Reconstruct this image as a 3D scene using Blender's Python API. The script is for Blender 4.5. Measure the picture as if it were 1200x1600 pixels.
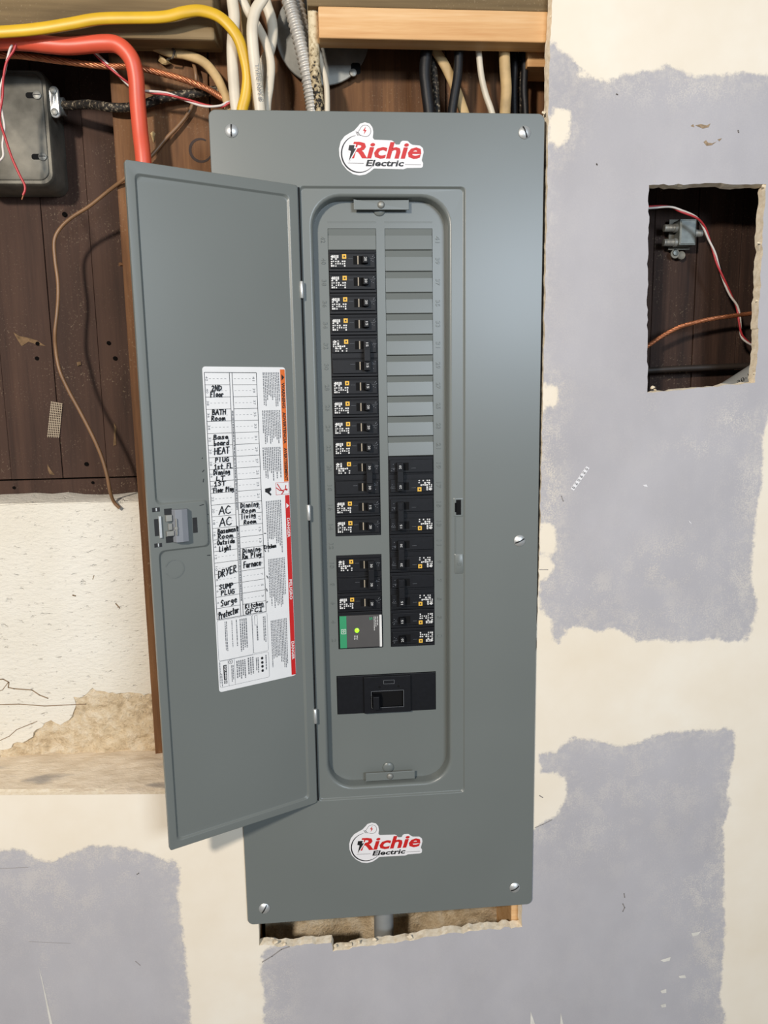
import bpy, math, random
import numpy as np
from mathutils import Vector, Matrix
from mathutils.geometry import delaunay_2d_cdt
for o in list(bpy.data.objects): bpy.data.objects.remove(o)
S = bpy.context.scene
COL = S.collection
R = random.Random(7)

# ------------------------------------------------------------------ camera
CR = np.array([[0.99649624, -0.08160585, -0.01832301], [-0.03032394, -0.1483464, -0.98847044], [0.07794681, 0.9855627, -0.15030124]])
CC = np.array([-0.08760661, -0.89411729, 1.54081988]); CF = 1135.43663; CP = (581.87966, 802.23527)
cam = bpy.data.cameras.new('camera'); camo = bpy.data.objects.new('camera', cam); COL.objects.link(camo)
mw = Matrix.Identity(4)
for i in range(3):
    mw[i][0] = CR[0][i]; mw[i][1] = -CR[1][i]; mw[i][2] = -CR[2][i]; mw[i][3] = CC[i]
camo.matrix_world = mw
cam.sensor_fit = 'HORIZONTAL'; cam.sensor_width = 36; cam.lens = CF/1200*36
cam.shift_x = (600-CP[0])/1200; cam.shift_y = (CP[1]-800)/1200; cam.clip_start = .02
S.camera = camo

# ------------------------------------------------------------------ light
world = bpy.data.worlds.new('world'); S.world = world; world.use_nodes = True
world.node_tree.nodes['Background'].inputs[0].default_value = (.90, .93, 1, 1)
world.node_tree.nodes['Background'].inputs[1].default_value = .20
def area(name, loc, target, size, power, col, size_y=None):
    l = bpy.data.lights.new(name, 'AREA'); l.energy = power; l.color = col; l.size = size
    l.shape = 'RECTANGLE' if size_y else 'DISK'
    if size_y: l.size_y = size_y
    o = bpy.data.objects.new(name, l); COL.objects.link(o); o.location = loc
    o.rotation_euler = (Vector(target)-Vector(loc)).to_track_quat('-Z', 'Y').to_euler()
    return o
area('ceiling_bulb', (-.9, -1.75, 2.2), (0, 0, 1.35), .16, 39, (1, .90, .79))
area('window_daylight', (1.05, -3.0, 2.15), (.1, 0, 1.4), .9, 52, (.74, .86, 1), .6)
vs = S.view_settings
vs.view_transform = 'Standard'; vs.look = 'None'; vs.gamma = 1; vs.use_curve_mapping = False; vs.exposure = 0.0

# ------------------------------------------------------------------ helpers
def at(px, py, Y=0.):
    """the point of the plane y = Y (metres behind the cover face) seen at a photo pixel"""
    r = CR.T @ np.array([(px-CP[0])/CF, (py-CP[1])/CF, 1.])
    p = CC + (Y-CC[1])/r[1]*r
    return Vector((p[0], Y, p[2]))
def at2(px, py, Y=0.):
    p = at(px, py, Y); return (p.x, p.z)

def tag(o, label=None, cat=None, group=None, kind=None):
    if label: o['label'] = label
    if cat: o['category'] = cat
    if group: o['group'] = group
    if kind: o['kind'] = kind
    return o
def thing(name, label, cat, loc, group=None):
    o = bpy.data.objects.new(name, None); COL.objects.link(o); o.location = loc
    o.empty_display_size = .02
    return tag(o, label, cat, group)
def origin_of(o):
    return Vector(o.location) if o.parent is None else origin_of(o.parent)

class MB:
    def __init__(s): s.v = []; s.f = []; s.m = []; s.mi = 0
    def add(s, v, f):
        b = len(s.v); s.v += [tuple(p) for p in v]; s.f += [tuple(i+b for i in q) for q in f]; s.m += [s.mi]*len(f)
        return s
    def box(s, x0, x1, y0, y1, z0, z1):
        v = [(x, y, z) for x in (x0, x1) for y in (y0, y1) for z in (z0, z1)]
        return s.add(v, [(0, 1, 3, 2), (4, 6, 7, 5), (0, 4, 5, 1), (2, 3, 7, 6), (0, 2, 6, 4), (1, 5, 7, 3)])
    def loops(s, ls, cap0=False, cap1=False):
        n = len(ls[0]); v = [p for l in ls for p in l]; f = []
        for k in range(len(ls)-1):
            for i in range(n):
                j = (i+1) % n; f.append((k*n+i, k*n+j, (k+1)*n+j, (k+1)*n+i))
        if cap0: f.append(tuple(reversed(range(n))))
        if cap1: f.append(tuple((len(ls)-1)*n+i for i in range(n)))
        return s.add(v, f)
    def tube(s, pts, r, n=10, flat=1., cap=True, up=None):
        P = [Vector(p) for p in pts]; N = len(P); rr = r if isinstance(r, (list, tuple)) else [r]*N
        t0 = (P[1]-P[0]).normalized()
        nrm = (up or (Vector((0, 1, 0)) if abs(t0.y) < .8 else Vector((1, 0, 0)))); ls = []
        for i in range(N):
            t = (P[min(i+1, N-1)]-P[max(i-1, 0)]).normalized()
            nrm = (nrm - t*nrm.dot(t)).normalized(); b = t.cross(nrm)
            ls.append([P[i] + nrm*math.cos(a)*rr[i]*flat + b*math.sin(a)*rr[i] for a in [2*math.pi*k/n for k in range(n)]])
        return s.loops(ls, cap, cap)
    def lathe(s, c, axis, prof, n=20):
        """prof: (distance along axis, radius)"""
        a = Vector(axis).normalized(); u = a.orthogonal().normalized(); w = a.cross(u); c = Vector(c)
        ls = [[c + a*h + (u*math.cos(2*math.pi*k/n) + w*math.sin(2*math.pi*k/n))*max(r, 1e-6) for k in range(n)] for h, r in prof]
        return s.loops(ls, True, True)
    def plate(s, loops, y0, y1=None, pts=(), back=True):
        """flat plate in the x-z plane with holes (even-odd); y0 front, y1 back"""
        v2, tri = cdt(loops, pts)
        s.add([(x, y0, z) for x, z in v2], tri)
        if y1 is not None:
            if back: s.add([(x, y1, z) for x, z in v2], [t[::-1] for t in tri])
            for l in loops:
                n = len(l); s.add([(x, y0, z) for x, z in l]+[(x, y1, z) for x, z in l], [(i, (i+1) % n, n+(i+1) % n, n+i) for i in range(n)])
        return s
    def build(s, name, mats, parent=None, smooth=None, bevel=None, loc=None, wn=False, label=None, cat=None, group=None, kind=None):
        if not isinstance(mats, (list, tuple)): mats = [mats]
        if parent is not None: L = origin_of(parent)
        elif loc is not None: L = Vector(loc)
        else:
            a = np.array(s.v); L = Vector(((a[:, 0].min()+a[:, 0].max())/2, (a[:, 1].min()+a[:, 1].max())/2, a[:, 2].min()))
        me = bpy.data.meshes.new(name); me.from_pydata([(p[0]-L.x, p[1]-L.y, p[2]-L.z) for p in s.v], [], s.f)
        for m in mats: me.materials.append(m)
        if len(mats) > 1: me.polygons.foreach_set('material_index', s.m)
        import bmesh
        bm = bmesh.new(); bm.from_mesh(me); bmesh.ops.remove_doubles(bm, verts=bm.verts, dist=1e-6)
        bmesh.ops.recalc_face_normals(bm, faces=bm.faces); bm.to_mesh(me); bm.free()
        if smooth:
            me.polygons.foreach_set('use_smooth', [True]*len(me.polygons)); me.set_sharp_from_angle(angle=math.radians(smooth))
        o = bpy.data.objects.new(name, me); COL.objects.link(o)
        if parent is not None: o.parent = parent
        else: o.location = L
        if wn:
            o.modifiers.new('weighted', 'WEIGHTED_NORMAL').keep_sharp = True
        if bevel:
            b = o.modifiers.new('bevel', 'BEVEL'); b.width = bevel; b.segments = 2; b.limit_method = 'ANGLE'
        tag(o, label, cat, group, kind)
        return o

def inpoly(x, z, l):
    c = False; n = len(l); j = n-1
    for i in range(n):
        if (l[i][1] > z) != (l[j][1] > z) and x < (l[j][0]-l[i][0])*(z-l[i][1])/(l[j][1]-l[i][1])+l[i][0]: c = not c
        j = i
    return c
def np_in(X, Z, l):
    c = np.zeros(X.shape, bool); n = len(l); j = n-1
    for i in range(n):
        if l[j][1] != l[i][1]:
            m = ((l[i][1] > Z) != (l[j][1] > Z)) & (X < (l[j][0]-l[i][0])*(Z-l[i][1])/(l[j][1]-l[i][1])+l[i][0]); c ^= m
        j = i
    return c
def np_dist(X, Z, l):
    d = np.full(X.shape, 9.); n = len(l)
    for i in range(n):
        a = l[i]; b = l[(i+1) % n]; ex, ez = b[0]-a[0], b[1]-a[1]; L2 = ex*ex+ez*ez+1e-12
        t = np.clip(((X-a[0])*ex+(Z-a[1])*ez)/L2, 0, 1); d = np.minimum(d, np.hypot(X-a[0]-t*ex, Z-a[1]-t*ez))
    return d
def cdt(loops, pts=()):
    v = []; e = []
    for l in loops:
        b = len(v); v += [Vector((p[0], p[1])) for p in l]; e += [(b+i, b+(i+1) % len(l)) for i in range(len(l))]
    v += [Vector(p) for p in pts]
    r = delaunay_2d_cdt(v, e, [], 0, 1e-7)
    V = np.array([(p.x, p.y) for p in r[0]]); F = np.array([f[:3] for f in r[2]])
    c = V[F].mean(axis=1); m = np.zeros(len(F), bool)
    for l in loops: m ^= np_in(c[:, 0], c[:, 1], l)
    return [tuple(p) for p in V], [tuple(int(i) for i in t) for t in F[m]]
def rr(x0, x1, z0, z1, r, n=8):
    out = []
    for cx, cz, a0 in ((x1-r, z1-r, 0), (x0+r, z1-r, 90), (x0+r, z0+r, 180), (x1-r, z0+r, 270)):
        for k in range(n+1):
            a = math.radians(a0+90*k/n); out.append((cx+r*math.cos(a), cz+r*math.sin(a)))
    return out
def rpoly(pts, r, n=5):
    out = []; N = len(pts)
    for i in range(N):
        p = Vector(pts[i]); a = (Vector(pts[i-1])-p); b = (Vector(pts[(i+1) % N])-p)
        rad = r[i] if isinstance(r, (list, tuple)) else r
        a.normalize(); b.normalize(); p0 = p+a*rad; p1 = p+b*rad
        for k in range(n+1):
            t = k/n; q = p0*(1-t)**2+p*2*t*(1-t)+p1*t*t; out.append((q.x, q.y))
    return out
def spline(pts, sub=8):
    P = [Vector(p) for p in pts]; P = [P[0]*2-P[1]]+P+[P[-1]*2-P[-2]]; out = []
    for i in range(1, len(P)-2):
        for k in range(sub):
            t = k/sub
            out.append(.5*((2*P[i])+(P[i+1]-P[i-1])*t+(2*P[i-1]-5*P[i]+4*P[i+1]-P[i+2])*t*t+(3*P[i]-P[i-1]-3*P[i+1]+P[i+2])*t**3))
    out.append(P[-2]); return out
def pxpath(pts, sub=8): return spline([at(*p) for p in pts], sub)
def rough(loop, step, amp, seed=1, closed=True):
    rg = random.Random(seed); out = []; n = len(loop)
    for i in range(n if closed else n-1):
        a = Vector(loop[i]); b = Vector(loop[(i+1) % n]); d = (b-a).length; k = max(1, int(d/step))
        nr = Vector((-(b-a).y, (b-a).x)).normalized() if d > 0 else Vector((0, 0))
        for j in range(k):
            q = a.lerp(b, j/k); q = q+nr*(rg.uniform(-amp, amp)+(.8*amp*math.sin(i*3+j*.9))); out.append((q.x, q.y))
    return out

# ------------------------------------------------------------------ materials
def lin(r, g, b):
    f = lambda c: (c/255/12.92) if c/255 <= .04045 else ((c/255+.055)/1.055)**2.4
    return (f(r), f(g), f(b), 1)
class NT:
    def __init__(s, name):
        s.m = bpy.data.materials.new(name); s.m.use_nodes = True; s.t = s.m.node_tree; s.b = s.t.nodes['Principled BSDF']
        s.tc = s.n('ShaderNodeTexCoord')
    def n(s, ty, **kw):
        o = s.t.nodes.new(ty)
        for k, v in kw.items(): setattr(o, k, v)
        return o
    def l(s, a, b): s.t.links.new(a, b)
    def coord(s, scale=(1, 1, 1), rot=(0, 0, 0), src='Object'):
        mp = s.n('ShaderNodeMapping'); s.l(s.tc.outputs[src], mp.inputs[0]); mp.inputs['Scale'].default_value = scale; mp.inputs['Rotation'].default_value = rot
        return mp.outputs[0]
    def noise(s, vec, scale, detail=4, rough=.55, dist=0):
        o = s.n('ShaderNodeTexNoise'); s.l(vec, o.inputs['Vector']); o.inputs['Scale'].default_value = scale
        o.inputs['Detail'].default_value = detail; o.inputs['Roughness'].default_value = rough; o.inputs['Distortion'].default_value = dist
        return o.outputs['Fac']
    def ramp(s, fac, stops):
        o = s.n('ShaderNodeValToRGB'); s.l(fac, o.inputs[0]); e = o.color_ramp.elements
        while len(e) < len(stops): e.new(.5)
        for q, (p, c) in zip(e, stops): q.position = p; q.color = c if len(c) == 4 else (*c, 1)
        return o.outputs[0]
    def mix(s, fac, a, b, mode='MIX'):
        o = s.n('ShaderNodeMix', data_type='RGBA', blend_type=mode)
        for k, v in ((0, fac), (6, a), (7, b)):
            if isinstance(v, (int, float)): o.inputs[k].default_value = v
            elif isinstance(v, tuple): o.inputs[k].default_value = v
            else: s.l(v, o.inputs[k])
        return o.outputs[2]
    def math(s, op, a, b=None, c=None):
        o = s.n('ShaderNodeMath', operation=op)
        for k, v in enumerate((a, b, c)):
            if v is None: continue
            if isinstance(v, (int, float)): o.inputs[k].default_value = v
            else: s.l(v, o.inputs[k])
        return o.outputs[0]
    def smooth(s, v, a, b):
        o = s.n('ShaderNodeMapRange', interpolation_type='SMOOTHSTEP'); s.l(v, o.inputs[0]); o.inputs[1].default_value = a; o.inputs[2].default_value = b
        return o.outputs[0]
    def attr(s, name):
        o = s.n('ShaderNodeAttribute'); o.attribute_name = name; return o.outputs['Fac']
    def bump(s, h, dist, strength=1):
        o = s.n('ShaderNodeBump'); s.l(h, o.inputs['Height']); o.inputs['Distance'].default_value = dist; o.inputs['Strength'].default_value = strength
        s.l(o.outputs[0], s.b.inputs['Normal'])
    def done(s, col=None, rough=.5, metal=0, spec=.5):
        if col is not None:
            if isinstance(col, tuple): s.b.inputs['Base Color'].default_value = col
            else: s.l(col, s.b.inputs['Base Color'])
        if isinstance(rough, (int, float)): s.b.inputs['Roughness'].default_value = rough
        else: s.l(rough, s.b.inputs['Roughness'])
        s.b.inputs['Metallic'].default_value = metal; s.b.inputs['Specular IOR Level'].default_value = spec
        return s.m
def plain(name, rgb, rough=.5, metal=0, spec=.5, var=.12, scale=60, bump=0, bscale=300):
    t = NT(name); v = t.noise(t.coord(), scale, 3); c = lin(*rgb)
    lo = tuple(x*(1-var) for x in c[:3])+(1,); hi = tuple(min(1, x*(1+var)) for x in c[:3])+(1,)
    col = t.ramp(v, [(.3, lo), (.7, hi)])
    if bump: t.bump(t.noise(t.coord(), bscale, 4), bump)
    return t.done(col, rough, metal, spec)
def wood(name, dark, mid, light, gs=1., rough=.75, bump=.0006, axis=2, dust=0., spec=.3):
    t = NT(name); sc = [26*gs, 26*gs, 26*gs]; sc[axis] = 1.3*gs
    oi = t.n('ShaderNodeObjectInfo'); vm = t.n('ShaderNodeVectorMath', operation='ADD'); cm = t.n('ShaderNodeVectorMath', operation='SCALE')
    t.l(oi.outputs['Location'], cm.inputs[0]); cm.inputs[3].default_value = 3.7
    t.l(t.coord(tuple(sc)), vm.inputs[0]); t.l(cm.outputs[0], vm.inputs[1])
    g = t.noise(vm.outputs[0], 1.5, 6, .6, .6); fine = t.noise(vm.outputs[0], 9, 3, .6)
    gg = t.math('ADD', t.math('MULTIPLY', g, .7), t.math('MULTIPLY', fine, .3))
    col = t.ramp(gg, [(.32, lin(*dark)), (.5, lin(*mid)), (.68, lin(*light))])
    blot = t.noise(t.coord((1, 1, 1)), 9, 3)
    col = t.mix(t.math('MULTIPLY', t.smooth(blot, .35, .75), .35), col, lin(*dark))
    if dust:
        d = t.noise(t.coord(), 420, 2); d2 = t.noise(t.coord(), 14, 3)
        col = t.mix(t.math('MULTIPLY', t.math('MULTIPLY', t.smooth(d, .60, .72), t.smooth(d2, .4, .7)), dust), col, lin(190, 170, 140))
    t.bump(gg, bump)
    return t.done(col, rough, 0, spec)

M = {}
t = NT('grey_panel_paint'); v = t.noise(t.coord(), 900, 2); t.bump(v, .00003, .5)
M['grey'] = t.done(t.ramp(t.noise(t.coord(), 5, 2), [(.3, lin(105, 110, 107)), (.7, lin(109, 114, 111))]), .34, 0, .5)
M['grey_dark'] = plain('box_steel_inside', (70, 74, 74), .6)
M['black'] = plain('black_plastic', (14, 15, 19), .5, 0, .28, .2, 200, .00004, 800)
M['black_matt'] = plain('matt_black', (9, 9, 10), .8, 0, .2)
M['tan'] = plain('tan_plastic', (150, 138, 118), .5)
M['white_print'] = plain('white_print', (215, 215, 212), .6, var=.03)
M['grey_print'] = plain('grey_print', (120, 124, 130), .6, var=.03)
M['yellow_print'] = plain('yellow_print', (226, 178, 62), .6, var=.04)
M['green_print'] = plain('green_print', (46, 142, 96), .5, var=.03)
M['red_print'] = plain('red_print', (192, 26, 24), .5, var=.02)
M['orange_print'] = plain('orange_print', (212, 104, 34), .5, var=.03)
M['paper'] = plain('label_paper', (222, 223, 223), .45, var=.02)
M['ink'] = plain('black_ink', (18, 18, 20), .5, var=.05)
M['ink_grey'] = plain('grey_ink', (105, 108, 112), .6, var=.05)
M['vinyl'] = plain('sticker_vinyl', (224, 222, 222), .35, var=.02)
M['surge'] = plain('surge_face', (72, 70, 69), .55, var=.05)
t = NT('green_led'); t.b.inputs['Emission Color'].default_value = (.35, 1, .03, 1); t.b.inputs['Emission Strength'].default_value = 1.0
M['led'] = t.done(lin(150, 255, 30), .3)
M['steel'] = plain('zinc_steel', (214, 216, 214), .42, .75, .5, .08, 300)
M['steel_dull'] = plain('dull_galvanised', (138, 138, 132), .5, .45, .5, .3, 30, .0001, 200)
t = NT('dusty_box_steel'); v = t.noise(t.coord(), 18, 5); t.bump(v, .0003, .4)
M['box_steel'] = t.done(t.ramp(v, [(.3, lin(70, 68, 60)), (.5, lin(104, 101, 92)), (.72, lin(132, 128, 116))]), .6, .45)
M['scratch'] = plain('pencil_scratch', (138, 132, 128), .8)
M['zinc_dark'] = plain('aged_zinc', (108, 112, 108), .45, .5, .5, .2, 120)
M['slot'] = plain('slot_shadow_steel', (50, 50, 50), .5, .6)
M['copper'] = plain('copper', (178, 114, 78), .4, .7, .5, .25, 90)
M['brown_wire'] = plain('brown_wire', (124, 92, 62), .45, 0, .5, .2, 30)
M['yellow'] = plain('yellow_sheath', (208, 166, 36), .42, 0, .5, .1, 25)
M['orange'] = plain('orange_sheath', (206, 82, 56), .42, 0, .5, .08, 25)
M['red_wire'] = plain('red_wire', (176, 50, 54), .4, var=.1)
M['white_wire'] = plain('white_wire', (206, 198, 190), .4, var=.06)
M['white_sheath'] = plain('white_sheath', (206, 196, 176), .45, 0, .5, .14, 22, .0001, 120)
M['cream_sheath'] = plain('aged_cream_sheath', (186, 158, 112), .6, 0, .4, .25, 35, .0003, 150)
M['black_cable'] = plain('black_cable', (20, 20, 22), .5, 0, .4, .3, 40, .0002, 150)
t = NT('braided_cloth'); v = t.noise(t.coord((1, 1, 1)), 260, 3); t.bump(v, .0006)
M['cloth_dark'] = t.done(t.ramp(v, [(.42, lin(22, 20, 18)), (.56, lin(58, 50, 40)), (.68, lin(150, 138, 116))]), .7, 0, .4)
t = NT('speckled_cloth'); v = t.noise(t.coord(), 240, 3)
sep = t.n('ShaderNodeSeparateXYZ'); t.l(t.tc.outputs['Generated'], sep.inputs[0]); t.bump(v, .0005)
vv = t.math('ADD', v, t.math('MULTIPLY', t.smooth(sep.outputs['Z'], .25, .75), .28))
M['cloth_speck'] = t.done(t.ramp(vv, [(.45, lin(26, 22, 18)), (.58, lin(170, 152, 118)), (.8, lin(210, 196, 164))]), .7, 0, .3)
M['flex'] = plain('flexible_conduit_steel', (186, 182, 174), .45, .35, .5, .15, 60)
M['pipe'] = plain('grey_conduit', (150, 152, 150), .5, 0, .5, .06, 40)
M['plank'] = wood('old_dark_plank', (50, 34, 26), (66, 46, 36), (76, 54, 42), 1.1, dust=.28)
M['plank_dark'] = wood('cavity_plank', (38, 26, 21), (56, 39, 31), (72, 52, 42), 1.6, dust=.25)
M['backboard'] = wood('reddish_backboard', (64, 42, 26), (108, 74, 46), (138, 98, 62), .9, dust=.25)
M['pine'] = wood('new_pine', (192, 140, 88), (212, 168, 116), (226, 190, 144), 1.2, .6, .0003, 0, spec=.3)
M['beam'] = wood('aged_beam', (92, 76, 52), (128, 108, 76), (150, 130, 98), .5, .8, .0008, 0, .2)
M['crack'] = plain('plaster_crack', (138, 116, 90), .9)
M['knot'] = plain('wood_knot', (42, 22, 12), .7, var=.4, scale=200)
M['hole'] = plain('nail_hole', (8, 6, 5), .9, spec=.1)
M['plaster_bit'] = plain('plaster_crumb', (226, 210, 182), .9, 0, .2, .1, 200, .0006, 250)
M['scuff'] = plain('plank_scuff', (112, 90, 66), .9, 0, .1, .4, 150)
M['dark_sheath'] = plain('dark_brown_sheath', (44, 36, 30), .6)
M['torn_paper'] = plain('torn_drywall_paper', (150, 130, 106), .9, 0, .1, .3, 300)
M['mesh'] = plain('tape_mesh', (172, 156, 132), .7)
M['concrete_floor'] = plain('floor_concrete', (120, 116, 108), .9, bump=.001, bscale=40)
M['paint_white'] = plain('wall_paint_white', (214, 210, 200), .9)

t = NT('gypsum_core'); v = t.noise(t.coord(), 160, 5, .65); t.bump(v, .0002)
M['gypsum'] = t.done(t.ramp(v, [(.3, lin(226, 210, 182)), (.55, lin(243, 231, 208)), (.8, lin(249, 242, 226))]), .95, 0, .1)
# drywall face: joint compound over blue-grey paper, ragged trowel edges
t = NT('drywall_face')
mud = t.attr('mud'); sm = t.attr('smear')
e1 = t.noise(t.coord(), 130, 6, .7); e2 = t.noise(t.coord((1, 1, .45)), 34, 4, .6); e3 = t.noise(t.coord(), 520, 2, .6)
edge = t.math('ADD', mud, t.math('ADD', t.math('MULTIPLY', t.math('SUBTRACT', e1, .5), .016), t.math('MULTIPLY', t.math('SUBTRACT', e2, .5), .012)))
cov = t.smooth(edge, -.0032, .0032)
thin = t.math('MULTIPLY', t.smooth(t.math('ADD', t.math('MULTIPLY', t.noise(t.coord((1, 1, .8)), 26, 6, .7), .6), t.math('MULTIPLY', e3, .4)), .47, .60), t.math('MULTIPLY', t.math('ADD', .06, sm), .55))
halo = t.math('MULTIPLY', t.smooth(edge, -.03, .0), .30)
cov = t.math('MAXIMUM', cov, t.math('MINIMUM', t.math('MULTIPLY', t.math('ADD', thin, t.math('MULTIPLY', halo, t.smooth(e1, .35, .75))), 1.0), .8))
paper = t.ramp(t.noise(t.coord((1, 1, .7)), 7, 5, .6), [(.3, lin(168, 165, 167)), (.5, lin(175, 172, 174)), (.7, lin(182, 179, 181))])
paper = t.mix(t.math('MULTIPLY', e3, .25), paper, lin(186, 186, 190))
mudc = t.ramp(t.noise(t.coord(), 6, 5, .6), [(.3, lin(228, 216, 195)), (.55, lin(233, 223, 205)), (.75, lin(237, 230, 215))])
M['drywall'] = None
t.bump(t.math('ADD', t.math('MULTIPLY', cov, .8), t.math('MULTIPLY', e1, .2)), .0006, .7)
M['drywall'] = t.done(t.mix(cov, paper, mudc), .88, 0, .2)
# parged wall
t = NT('parge_coat'); v = t.noise(t.coord((1, 1, 2.2)), 95, 6, .65); w = t.noise(t.coord(), 4, 4); pit = t.noise(t.coord((1, 1, 2)), 70, 3, .6)
t.bump(t.math('ADD', v, t.math('MULTIPLY', t.smooth(pit, .28, .40), .6)), .0022)
c = t.ramp(w, [(.35, lin(222, 215, 199)), (.65, lin(232, 228, 217))])
M['parge'] = t.done(t.mix(t.math('MULTIPLY', t.smooth(pit, .31, .23), .35), c, lin(176, 166, 148)), .92, 0, .15)
t = NT('crumbling_concrete'); v = t.noise(t.coord(), 60, 8, .7); w = t.noise(t.coord(), 14, 4); t.bump(t.math('ADD', v, t.math('MULTIPLY', t.noise(t.coord(), 260, 4, .7), .5)), .006)
M['concrete'] = t.done(t.mix(t.math('MULTIPLY', w, .6), t.ramp(v, [(.32, lin(166, 140, 108)), (.48, lin(222, 200, 166)), (.62, lin(238, 224, 200))]), lin(230, 210, 174)), .95, 0, .1)
t = NT('ledge_mortar'); v = t.noise(t.coord((1.0, 2, 1)), 30, 6, .65); w = t.noise(t.coord((.6, 1.6, 1)), 9, 4); t.bump(v, .003)
M['mortar'] = t.done(t.mix(t.smooth(w, .55, .64), t.ramp(v, [(.3, lin(212, 194, 168)), (.6, lin(232, 217, 194))]), lin(172, 163, 152)), .92, 0, .15)

# ------------------------------------------------------------------ printed text as flat meshes
_tc = {}
def glyphs(s, shear=0., bold=0.):
    k = (s, shear, bold)
    if k not in _tc:
        c = bpy.data.curves.new('t', 'FONT'); c.body = s; c.size = 1; c.shear = shear; c.offset = bold; c.resolution_u = 2; c.fill_mode = 'FRONT'
        c.fill_mode = 'BOTH'
        o = bpy.data.objects.new('t', c); COL.objects.link(o); bpy.context.view_layer.update()
        me = bpy.data.meshes.new_from_object(o.evaluated_get(bpy.context.evaluated_depsgraph_get()))
        v = np.array([(p.co.x, p.co.y) for p in me.vertices]); f = [tuple(p.vertices) for p in me.polygons]
        bpy.data.objects.remove(o); bpy.data.curves.remove(c); bpy.data.meshes.remove(me)
        _tc[k] = ((v-v.min(0))/(v.max(0)-v.min(0)), f, (v.max(0)-v.min(0))[0]/(v.max(0)-v.min(0))[1])
    return _tc[k]
def put_text(mb, s, fn, x0, x1, y0, y1, rot=False, shear=0., bold=0.):
    """fit the string to the box; rot: reads downwards, letter tops to the right. fn(x, z) -> point"""
    v, f, _ = glyphs(s, shear, bold)
    if rot: q = [fn(x0+p[1]*(x1-x0), y1-p[0]*(y1-y0)) for p in v]
    else: q = [fn(x0+p[0]*(x1-x0), y0+p[1]*(y1-y0)) for p in v]
    mb.add(q, f)
def put_relief(mb, s, y0, y1, x0, x1, z0, z1):
    v, f, _ = glyphs(s); q = [(x0+p[1]*(x1-x0), z1-p[0]*(z1-z0)) for p in v]; mb.add([(x, y0, z) for x, z in q], f)
    cnt = {}
    for t_ in f:
        for i in range(len(t_)):
            e = (t_[i], t_[(i+1) % len(t_)]); cnt[tuple(sorted(e))] = cnt.get(tuple(sorted(e)), 0)+1
    for (a, b), c in cnt.items():
        if c == 1: mb.add([(q[a][0], y0, q[a][1]), (q[b][0], y0, q[b][1]), (q[b][0], y1, q[b][1]), (q[a][0], y1, q[a][1])], [(0, 1, 2, 3)])
def quad(mb, fn, x0, x1, z0, z1): mb.add([fn(x0, z0), fn(x1, z0), fn(x1, z1), fn(x0, z1)], [(0, 1, 2, 3)])
def poly(mb, fn, pts):
    v2, tri = cdt([pts]); mb.add([fn(*p) for p in v2], tri)
def ribbon(mb, fn, pts, w, caps=True):
    for i in range(len(pts)-1):
        a = Vector(pts[i]); b = Vector(pts[i+1]); d = b-a
        if d.length < 1e-7: continue
        n = Vector((-d.y, d.x)).normalized()*w/2
        mb.add([fn(*(a+n)), fn(*(a-n)), fn(*(b-n)), fn(*(b+n))], [(0, 1, 2, 3)])
    if caps:
        for p in pts: mb.add([fn(p[0]+w/2*math.cos(k*math.pi/3), p[1]+w/2*math.sin(k*math.pi/3)) for k in range(6)], [tuple(range(6))])
def ring(mb, fn, cx, cz, r, w0, w1, a0=0, a1=360, n=40):
    v = []
    for k in range(n+1):
        a = math.radians(a0+(a1-a0)*k/n); w = w0+(w1-w0)*math.sin(math.pi*k/n)
        v += [fn(cx+(r-w/2)*math.cos(a), cz+(r-w/2)*math.sin(a)), fn(cx+(r+w/2)*math.cos(a), cz+(r+w/2)*math.sin(a))]
    mb.add(v, [(2*k, 2*k+1, 2*k+3, 2*k+2) for k in range(n)])
def fine_print(mb, fn, x0, x1, z0, z1, n, seed, fill=.6, rag=.25):
    """n downward-reading lines of unreadable small print"""
    rg = random.Random(seed); p = (x1-x0)/n
    for i in range(n):
        xa = x1-(i+.8)*p; z = z1; end = z0+(z1-z0)*rg.random()*rag
        while z > end:
            L = rg.uniform(.0012, .0038); quad(mb, fn, xa, xa+p*fill, max(z-L, end), z); z -= L+rg.uniform(.0004, .0008)

# ================================================================== THE SETTING
# ---- drywall: one sheet run round the panel, with a rough rectangular cut-out on the right
DY = .004
left_edge = [(863, 0), (859, 90), (857, 180), (855, 300), (849, 600), (842, 900), (833, 1120), (824, 1280), (816, 1415), (816, 1448)]
cut = [(788, 1450), (741, 1455), (667, 1464), (646, 1469), (592, 1476), (545, 1482), (520, 1486), (517, 1473), (452, 1478), (405, 1477)]
rag = [at2(*p, DY) for p in reversed(left_edge)]
rag_cut = [at2(*p, DY) for p in reversed(cut)]
outer = [(-1.0, .02), (-1.0, 1.085), (-.4835, 1.0545), (-.189, 1.0375), (-.183, 1.03), (-.181, .835)]
outer += rough(rag_cut+rag[:1], .005, .0012, 3, False) + rough(rag, .006, .0006, 5, False) + rag[-1:]
outer += [(outer[-1][0]+.002, 2.45), (1.25, 2.45), (1.25, .02)]
hole_px = [(1014, 289), (1060, 288), (1110, 286), (1150, 288), (1197, 288), (1193, 350), (1189, 430), (1184, 512), (1186, 514), (1183, 560), (1180, 598), (1120, 603), (1060, 610), (1012, 613), (1011, 500), (1013, 380)]
hole = rough([at2(*p, DY) for p in hole_px], .006, .0007, 9)
gx, gz = np.meshgrid(np.arange(-.62, .76, .013), np.arange(.42, 2.12, .013)); rs = np.random.RandomState(2)
gx = gx+rs.uniform(-.003, .003, gx.shape); gz = gz+rs.uniform(-.003, .003, gz.shape)
ok = np_in(gx.ravel(), gz.ravel(), outer) & ~np_in(gx.ravel(), gz.ravel(), hole)
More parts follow.
